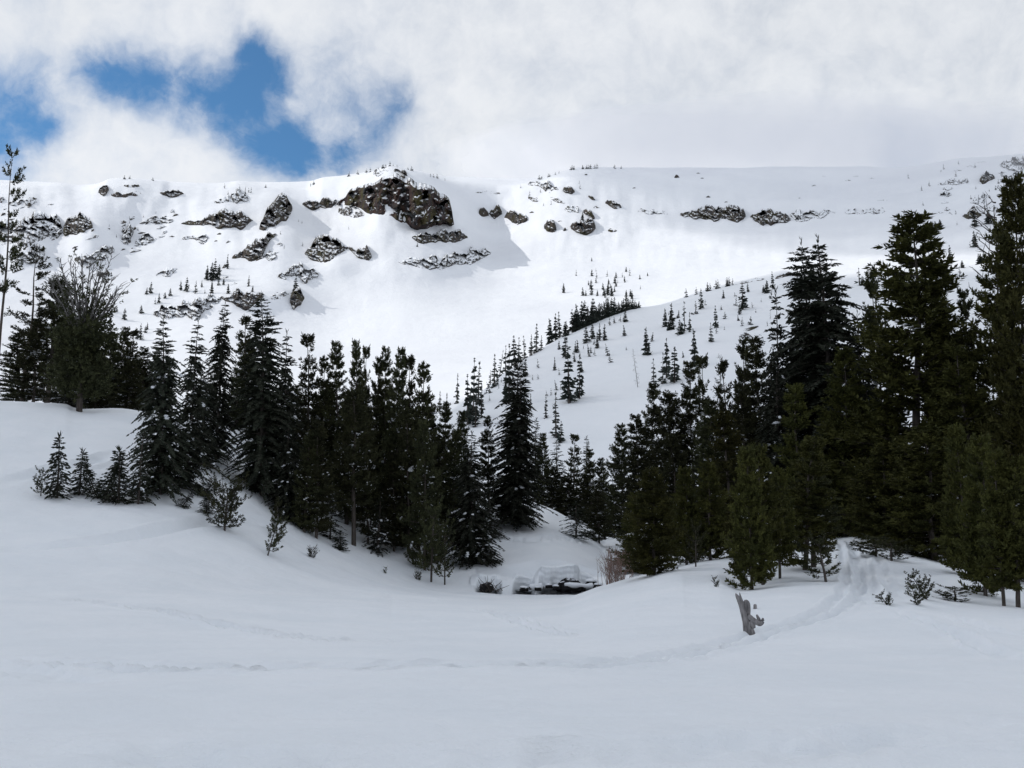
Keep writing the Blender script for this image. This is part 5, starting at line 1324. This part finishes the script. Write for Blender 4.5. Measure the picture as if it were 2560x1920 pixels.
# ------------------------------------------------------------------ broken stump
def stump():
    th, r, z = hit(1872, 1581, 8, 40)
    root = link('broken_stump', None, loc=xyz(th, r, z)); root.rotation_euler = (0, 0, -th)
    tag(root, 'weathered grey broken stump with two splintered points alone in the snow', 'stump')
    k = r / F
    def px(x, y, d=0.0):                                              # coordinates measured in the enlarged detail of the stump
        return ((x - 970) / 10.05 * k, d, (1400 - y) / 10.05 * k)
    def limb(name, pts, rad, seed, kk=14, flat=1.0, label=None):
        P = np.array([px(*q) for q in pts]); n = 26
        d = np.concatenate([[0], np.cumsum(np.linalg.norm(np.diff(P, axis=0), axis=1))]); t = np.linspace(0, d[-1], n)
        Q = np.stack([pchip1(d, P[:, c], t) for c in range(3)], 1)
        R = pchip1(d, np.array(rad) / 10.05 * k, t)
        g = Geo(); g.tube(Q, R, kk)
        V = np.concatenate(g.V); C = np.repeat(Q, kk, 0)
        ang = np.tile(np.arange(kk), n)
        V = C + (V - C) * (1 + .20 * np.sin(ang * 2.4 + seed) * .6 + .16 * perlin(ang * .9 + seed, np.repeat(t, kk) * 2.0))[:, None] * np.array([1, flat, 1])
        g.V = [V]
        o = link(name, g.mesh(name, M['dead'], True), root)
        if label: o['label'] = label
    limb('stump_trunk', [(1000, 1560), (985, 1440), (960, 1330), (930, 1150), (880, 950), (835, 800), (770, 640), (715, 540), (690, 490)], [132, 125, 112, 92, 84, 72, 58, 34, 12], 1)
    limb('splinter', [(905, 900, -.01), (860, 760, -.01), (820, 620, -.01), (800, 540, 0), (785, 470, 0)], [50, 46, 30, 20, 6], 2, 8)
    limb('knob', [(960, 1010, .02), (955, 880, .02), (945, 760, .02), (930, 690, .02), (925, 640, .02)], [60, 78, 82, 72, 30], 3, 12)
    limb('root', [(960, 1010, -.03), (1050, 1080, -.04), (1150, 1150, -.04), (1230, 1180, -.02), (1290, 1140, 0), (1310, 1060, .01)], [62, 60, 62, 66, 48, 20], 4, 10)
    limb('root', [(1210, 1190, .03), (1215, 1120, .03), (1190, 1040, .03), (1165, 985, .03)], [48, 44, 34, 18], 5, 8)
    limb('root', [(1000, 1150, -.02), (1060, 1220, -.03), (1090, 1300, -.02)], [70, 62, 40], 6, 8)
stump()
th, r_, z_ = hit(1887, 1522, 8, 60); p = xyz(th, r_, z_)
g = Geo(); g.tube(np.array([[0, 0, -.25], [.0, 0, -.05], [.01, 0, .02], [.012, 0, .10], [.012, 0, .115]]), np.array([.05, .05, .045, .04, .012]), 8)
tag(link('stump_knot', g.mesh('stump_knot', M['dead'], True), None, p), 'small dark wood stub poking from the snow behind the broken stump', 'stub')

# ------------------------------------------------------------------ trees on the hill
HILLG = 'conifers on the open hillside'
def far_set(rows, group, rmin, rmax, kind='far', wr=.27):
    for row in rows:
        u, vt, vb, lab = row[:4]
        k = row[4] if len(row) > 4 else kind
        w_ = row[5] if len(row) > 5 else (vb - vt) * wr + 3
        nm = {'far': 'conifer', 'spire': 'conifer', 'ragged': 'conifer', 'tiny': 'conifer', 'frost': 'frosted_conifer', 'bare': 'dead_conifer'}[k]
        key = 'bare' if k == 'bare' else '%s_%d' % (k, rng.integers(3))
        plant(nm, key, u, vt, vb, w_, lab, 'conifer' if nm != 'dead_conifer' else 'dead tree', group, lean=row[6] if len(row) > 6 else random.uniform(-2, 2), rmin=rmin, rmax=rmax, sink=.4)
HILL = [
 (1142, 933, 1009, 'lone narrow spire low on the hill, nearest the open snow bowl', 'spire', 15),
 (1099, 977, 1030, 'thin spire just above the bank forest where the hill starts', 'spire', 14),
 (1116, 982, 1040, 'second thin spire where the hill starts', 'spire', 16),
 (1182, 893, 1062, 'tallest conifer of the clump near the low end of the hill crest', 'far', 36),
 (1195, 902, 1010, 'thin conifer leaning on the tallest of the clump near the low end of the crest', 'spire', 24),
 (1169, 934, 1062, 'conifer on the bowl side of the clump near the low end of the crest', 'far', 30),
 (1203, 957, 1045, 'narrow conifer in front of the clump near the low end of the crest', 'spire', 18),
 (1188, 985, 1068, 'dark conifer at the foot of the clump near the low end of the crest', 'spire', 22),
 (1235, 884, 968, 'slim conifer between the low clump and the windswept trees', 'spire', 18),
 (1248, 874, 915, 'windswept conifer bent toward the bowl on the crest', 'ragged', 26, 8),
 (1243, 926, 956, 'small conifer under the windswept bent one', 'spire', 10),
 (1226, 925, 962, 'small bent conifer next to the slim one on the lower crest', 'ragged', 18),
 (1253, 944, 956, 'seedling conifer on the lower crest', 'tiny', 8),
 (1228, 952, 982, 'leaning seedling below the slim conifer of the lower crest', 'ragged', 12, -20),
 (1223, 988, 1002, 'seedling conifer halfway down the hill foot', 'tiny', 8),
 (1213, 955, 985, 'leaning small conifer beside the clump at the low end of the crest', 'ragged', 12, 18),
 (1272, 858, 1010, 'tall dark conifer behind the tip of the double topped hemlock', 'far', 34),
 (1285, 838, 914, 'bushy conifer on the crest above the double topped hemlock', 'far', 26),
 (1264, 862, 930, 'ragged conifer left of the bushy one on the crest', 'ragged', 24),
 (1297, 842, 906, 'crooked conifer with a swept top on the crest', 'ragged', 26),
 (1311, 838, 884, 'loose crowned conifer on the crest behind the crooked one', 'ragged', 22),
 (1328, 836, 889, 'straight conifer on the middle crest', 'spire', 15),
 (1340, 808, 882, 'tallest slim conifer on the middle crest', 'spire', 18),
 (1353, 838, 876, 'small conifer right of the tallest slim one on the middle crest', 'spire', 12),
 (1313, 891, 942, 'cone shaped conifer just under the middle crest', 'far', 18),
 (1290, 897, 925, 'small conifer under the bushy crest conifer', 'far', 14),
 (1326, 983, 1024, 'small dark conifer alone on the lower hillside', 'spire', 11),
 (1365, 984, 1045, 'slim conifer with a bent tip on the lower hillside', 'spire', 15),
 (1390, 978, 1094, 'tall thin conifer on the lower hillside above the forest', 'spire', 24),
 (1402, 1052, 1106, 'bushy little conifer hugging the tall thin one', 'far', 24),
 (1375, 795, 848, 'conifer at the left end of the crest grove', 'far', 26),
 (1388, 783, 844, 'second conifer from the left end of the crest grove', 'far', 20),
 (1399, 778, 842, 'pointed conifer standing tallest at the left end of the crest grove', 'spire', 17),
 (1415, 802, 840, 'low broad conifer between the two crest groves', 'far', 28),
 (1414, 832, 895, 'conifer just below the gap between the crest groves', 'far', 24),
 (1423, 880, 1008, 'big dense conifer in the middle of the open hillside', 'far', 46),
 (1449, 882, 997, 'conifer standing beside the big dense one on the hillside', 'far', 27),
 (1436, 880, 905, 'little conifer between the big hillside pair and the crest', 'spire', 9),
 (1443, 849, 882, 'small conifer above the big hillside pair', 'spire', 13),
 (1438, 852, 880, 'thin twin of the small conifer above the big hillside pair', 'spire', 8),
 (1387, 892, 926, 'small conifer alone in the open snow of the middle hillside', 'spire', 10),
 (1332, 937, 950, 'seedling on the open snow left of the big hillside pair', 'tiny', 9),
 (1345, 936, 948, 'upper seedling left of the big hillside pair', 'tiny', 9),
 (1392, 949, 975, 'leaning seedling below the left foot of the big hillside pair', 'spire', 9, -10),
 (1402, 957, 974, 'tiny seedling touching the big hillside pair', 'tiny', 8),
 (1378, 970, 988, 'right one of three seedlings below the big hillside pair', 'tiny', 8),
 (1369, 975, 990, 'seedling in the middle of three below the big hillside pair', 'tiny', 8, -12),
 (1466, 813, 858, 'conifer under the crest grove, left of a close pair', 'far', 20),
 (1480, 806, 848, 'conifer under the crest grove with a flat side', 'far', 18),
 (1499, 808, 851, 'slim conifer under the right half of the crest grove', 'spire', 14),
 (1493, 830, 871, 'small conifer touching the slim one under the crest grove', 'spire', 14),
 (1511, 809, 851, 'conifer at the right end of the group under the crest grove', 'spire', 15),
 (1474, 860, 891, 'seedling leaning on the open slope right of the hillside pair', 'spire', 12, -8),
 (1487, 872, 889, 'tiny seedling right of the leaning one', 'tiny', 8),
 (1521, 858, 889, 'leaning conifer on the open slope under the crest grove', 'ragged', 16, -12),
 (1527, 886, 906, 'crouched seedling below the leaning conifer', 'ragged', 16, -10),
 (1562, 812, 840, 'little conifer alone under the right part of the crest', 'spire', 11, -6),
 (1563, 775, 805, 'conifer at the edge of the thinning crest row', 'far', 16),
 (1595, 868, 968, 'bare leaning dead spire on the hillside', 'bare', 16, -6),
 (1618, 816, 888, 'well shaped conifer alone in the upper hillside', 'far', 24),
 (1635, 895, 970, 'thin pale conifer above the shaggy pine', 'ragged', 26),
 (1666, 844, 945, 'tall conifer of the hillside group with a thin top', 'far', 26),
 (1686, 865, 957, 'broad conifer beside the thin topped one', 'far', 34),
 (1657, 880, 960, 'ragged conifer on the left of the hillside group', 'ragged', 26),
 (1663, 770, 817, 'conifer near the crest above the hillside group', 'far', 18),
 (1680, 756, 824, 'tall conifer near the crest above the hillside group', 'far', 22),
 (1673, 800, 826, 'short conifer at the foot of the tall one near the crest', 'far', 14),
 (1701, 798, 837, 'conifer leaning right near the crest above the hillside group', 'far', 18),
 (1712, 752, 828, 'conifer with an open crown under the upper crest', 'ragged', 24),
 (1724, 780, 830, 'slender conifer behind the open crowned one', 'spire', 12),
 (1703, 805, 836, 'dark conifer at the foot of the open crowned one', 'far', 16),
 (1739, 752, 785, 'small bent conifer below the upper crest', 'ragged', 17),
 (1752, 720, 773, 'conifer against the upper crest', 'far', 16),
 (1737, 819, 917, 'fine cone shaped conifer on the lower part of the right hillside', 'far', 26),
 (1791, 763, 820, 'slim upright conifer on the upper right hillside', 'far', 15),
 (1778, 806, 855, 'conifer with a gap in its crown on the right hillside', 'ragged', 20),
 (1813, 779, 797, 'stunted conifer on the right hillside', 'ragged', 16),
 (1809, 724, 746, 'small conifer just below the upper crest', 'spire', 9),
 (1837, 731, 742, 'seedling pair below the upper crest', 'tiny', 10),
 (1857, 708, 774, 'tallest conifer below the upper crest with two tips', 'far', 28),
 (1850, 759, 786, 'small conifer at the foot of the two tipped one', 'spire', 12),
 (1870, 708, 730, 'little conifer right of the two tipped one', 'spire', 10),
 (1877, 790, 812, 'bare twiggy conifer above the flat rock', 'ragged', 16),
 (1916, 700, 733, 'round bushy conifer under the highest rocks', 'far', 19),
 (1909, 712, 731, 'low conifer beside the round bushy one', 'far', 10),
 (1933, 678, 723, 'slender conifer at the highest rocks of the crest', 'far', 13),
 (1890, 773, 782, 'seedling between the flat rock and the round bushy conifer', 'tiny', 8),
 (1977, 712, 725, 'small conifer beside the tops of the tall hemlocks', 'tiny', 10),
 (1991, 700, 725, 'thin conifer touching the tops of the tall hemlocks', 'spire', 8),
 (1926, 775, 797, 'bare stick like conifer near the tall hemlocks', 'bare', 8),
 (1918, 802, 815, 'stunted stick like conifer under the bare one near the tall hemlocks', 'ragged', 7),
 (2149, 669, 713, 'open crowned conifer right of the tall hemlock pair', 'ragged', 24),
 (2156, 690, 714, 'low conifer at the foot of the open crowned one', 'far', 14),
 (2172, 684, 720, 'bushy conifer between the hemlock pair and the great pine', 'far', 19),
 (2184, 690, 717, 'slim companion of the bushy conifer', 'spire', 10),
 (2242, 663, 695, 'dark conifer behind the left shoulder of the great pine', 'far', 17),
 (2365, 668, 692, 'conifer behind the right shoulder of the great pine', 'far', 24),
 (2406, 650, 670, 'small conifer on the far rise right of the great pine', 'far', 13),
 (2400, 672, 692, 'clumpy low conifer under the far rise', 'ragged', 18),
 (2376, 612, 638, 'lone rounded conifer on the snow slope right of the great pine', 'far', 17),
]
far_set(HILL, HILLG, 122, 470)
for k in range(46):                                                   # the close row along the crest
    q = (k + rng.random()) / 46
    u = 1428 + 172 * q
    vb = np.interp(u, [1425, 1511, 1573, 1610], [833, 794, 773, 766])
    hgt = np.interp(q, [0, .25, .5, .8, 1], [72, 62, 52, 38, 22]) * (.72 + .45 * rng.random())
    th, r, z = hit(u, vb + 1.0, 122, 470)
    plant('conifer', 'far_%d' % rng.integers(3), u, vb - hgt + 8, vb + 1.5, hgt * .26 + 4, 'conifer packed into the close dark row along the crest of the hill', 'conifer', 'close row of conifers on the hill crest', rmin=122, rmax=470, sink=.5)
for k in range(34):
    u = 1240 + 690 * rng.random(); top = float(np.interp(u, [1240, 1355, 1511, 1700, 1906], [960, 880, 800, 752, 700]))
    vb = top + 14 + 150 * rng.random() ** 1.4; h = 9 + 16 * rng.random()
    plant('conifer', '%s_%d' % (('spire', 'ragged', 'tiny')[k % 3], rng.integers(3)), u, vb - h, vb, h * .42 + 2, 'little conifer half buried in the snow of the open hillside', 'conifer', 'little half buried conifers on the hillside', lean=random.uniform(-9, 9), rmin=122, rmax=470, sink=.5)
for u, n in ((1822, 5), (1765, 3), (1790, 3), (1722, 2)):
    for k in range(n):
        uu = u + rng.normal() * 9; vb = np.interp(uu, [1700, 1797, 1856], [746, 719, 705])
        plant('conifer', 'ragged_%d' % rng.integers(3), uu, vb - 12 - 10 * rng.random(), vb + 2, 13, 'low wind clipped conifer in a clump on the upper crest of the hill', 'conifer', 'wind clipped clumps on the hill crest', rmin=122, rmax=470, sink=.4)
for k in range(9):
    uu = 2440 + 45 * rng.random(); vb = np.interp(uu, [2419, 2470, 2560], [664, 654, 641])
    plant('conifer', 'far_%d' % rng.integers(3), uu, vb - 14 - 12 * rng.random(), vb + 2, 14, 'conifer in the dark line on the far rise beside the dead topped tree', 'conifer', 'dark line of conifers on the far rise', rmin=122, rmax=470, sink=.4)

# ------------------------------------------------------------------ trees on the mountain
MTN = [
 (517, 662, 700, 'conifer on the left of the clump of dark conifers halfway up the slope', 'far', 14),
 (528, 655, 702, 'broad conifer in the clump of dark conifers halfway up the slope', 'far', 18),
 (537, 645, 698, 'tallest conifer in the clump of dark conifers halfway up the slope', 'far', 16),
 (548, 660, 688, 'conifer on the right of the clump of dark conifers halfway up the slope', 'far', 12),
 (545, 665, 700, 'low conifer in front of the clump of dark conifers halfway up the slope', 'far', 14),
 (568, 634, 672, 'lone thin conifer right of the dark clump', 'spire', 8),
 (529, 698, 734, 'conifer standing below the dark clump', 'far', 10),
 (546, 692, 714, 'small conifer under the right side of the dark clump', 'far', 8),
 (559, 692, 712, 'small conifer between the dark clump and the bulging crag', 'far', 8),
 (570, 708, 734, 'conifer above the bulging crag', 'far', 10),
 (621, 688, 716, 'conifer on the roof of the bulging crag', 'spire', 8),
 (631, 712, 730, 'little conifer at the right end of the roof of the bulging crag', 'far', 7),
 (376, 704, 734, 'dark conifer above the long snowy terrace', 'far', 11),
 (367, 718, 736, 'low conifer beside the dark one above the terrace', 'far', 9),
 (451, 701, 726, 'left conifer of the loose line above the terrace', 'far', 9),
 (467, 692, 730, 'broad conifer of the loose line above the terrace', 'far', 14),
 (488, 701, 734, 'ragged conifer of the loose line above the terrace', 'ragged', 13),
 (504, 700, 718, 'thin conifer at the end of the loose line above the terrace', 'spire', 6),
 (512, 722, 734, 'seedling right under the loose line above the terrace', 'tiny', 6),
 (398, 732, 758, 'narrow conifer at the left end of the terrace', 'far', 9),
 (388, 744, 760, 'stub of a conifer at the left end of the terrace', 'tiny', 9),
 (412, 730, 746, 'leaning conifer on the terrace', 'far', 9),
 (425, 720, 740, 'conifer pair on the terrace', 'far', 10),
 (311, 770, 800, 'lone dark conifer on the snow left of the terrace', 'far', 13),
 (353, 762, 784, 'conifer left of the first rocks of the terrace', 'far', 12),
 (268, 768, 786, 'left conifer of the small group next to the fan of bare branches', 'far', 8),
 (278, 765, 788, 'middle conifer of the small group next to the fan of bare branches', 'far', 9),
 (286, 766, 782, 'right conifer of the small group next to the fan of bare branches', 'far', 8),
 (292, 762, 780, 'thin conifer above the small group next to the fan of bare branches', 'spire', 6),
 (340, 818, 836, 'left conifer of the clump close above the forest', 'far', 9),
 (350, 808, 850, 'tall conifer of the clump close above the forest', 'far', 12),
 (343, 822, 848, 'dark conifer in the clump close above the forest', 'far', 10),
 (364, 814, 832, 'conifer right of the clump close above the forest', 'far', 10),
 (368, 806, 824, 'upper conifer right of the clump close above the forest', 'spire', 7),
 (357, 836, 850, 'low conifer at the foot of the clump close above the forest', 'tiny', 8),
 (738, 688, 738, 'conifer growing on the small square rock pillar', 'far', 18),
 (1043, 606, 617, 'tiny conifer under the long dark ledge', 'spire', 5),
 (1456, 530, 552, 'small conifer on top of the dark pyramid shaped crag', 'far', 11),
 (2437, 534, 568, 'conifer standing under the brush covered rock on the far shoulder', 'far', 18),
 (2472, 524, 560, 'large conifer beside the dead topped tree on the far shoulder', 'far', 22),
 (2438, 576, 618, 'conifer lower on the snow of the far shoulder', 'far', 17),
 (2426, 604, 618, 'tiny companion of the lower conifer on the far shoulder', 'tiny', 8),
 (2338, 552, 572, 'left conifer of the cluster behind the tip of the great pine', 'far', 12),
 (2350, 548, 570, 'right conifer of the cluster behind the tip of the great pine', 'far', 16),
 (2326, 566, 590, 'conifer touching the tip of the great pine', 'far', 16),
 (2343, 574, 586, 'small conifer under the cluster behind the tip of the great pine', 'tiny', 8),
]
far_set(MTN, 'conifers on the mountain slope', 480, 1330)
ridge = np.array([(r_[0], r_[2]) for r_ in RINGS[17]], float)
for u, v, su, sv, n, lab, grp, keys, hh in (
  (1545, 705, 48, 26, 34, 'tiny conifer in the loose sprinkle on the snow slope above the hill crest', 'sprinkle of tiny conifers above the hill crest', ('tiny', 'far'), 13),
  (1470, 735, 26, 8, 8, 'small conifer at the foot of the sprinkle just above the hill crest', 'small conifers at the foot of the sprinkle', ('far',), 20),
  (1535, 738, 30, 8, 9, 'dark conifer low in the sprinkle right behind the crest grove', 'dark conifers behind the crest grove', ('far',), 22),
  (600, 480, 22, 8, 10, 'tiny frosted conifer on the snow pyramid of the ridge', 'frosted conifers on the snow pyramid', ('frost',), 11),
  (365, 560, 60, 22, 14, 'tiny frosted conifer among the rocks of the scree slope', 'frosted conifers on the scree slope', ('frost', 'tiny'), 8),
  (2400, 480, 85, 45, 34, 'misty conifer among the rocks of the far shoulder', 'misty conifers on the far shoulder', ('frost', 'tiny'), 11),
  (1370, 480, 50, 20, 12, 'tiny frosted conifer among the rough rocks by the saddle', 'frosted conifers by the saddle', ('frost', 'tiny'), 10),
  (740, 590, 60, 40, 9, 'tiny conifer on the snow around the crags below the great cliff', 'tiny conifers below the great cliff', ('tiny',), 8)):
    for k in range(n):
        uu = u + rng.normal() * su; vv = v + rng.normal() * sv; h = hh * (.6 + .8 * rng.random())
        if not (5 < uu < 2555) or vv < np.interp(uu, ridge[:, 0], ridge[:, 1]) + 8: continue
        kk = keys[rng.integers(len(keys))]
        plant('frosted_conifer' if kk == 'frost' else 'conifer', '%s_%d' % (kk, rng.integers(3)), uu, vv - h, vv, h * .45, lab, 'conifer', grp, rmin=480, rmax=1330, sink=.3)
for us_, n in (((1425, 1500), 12), ((930, 1045), 14), ((870, 930), 4), ((1060, 1115), 4), ((1340, 1400), 7), ((655, 665), 2), ((770, 800), 4), ((1535, 1560), 2), ((300, 420), 3)):
    for k in range(n):
        uu = us_[0] + (us_[1] - us_[0]) * rng.random(); vv = float(np.interp(uu, ridge[:, 0], ridge[:, 1])) + 2
        h = 5 + 7 * rng.random()
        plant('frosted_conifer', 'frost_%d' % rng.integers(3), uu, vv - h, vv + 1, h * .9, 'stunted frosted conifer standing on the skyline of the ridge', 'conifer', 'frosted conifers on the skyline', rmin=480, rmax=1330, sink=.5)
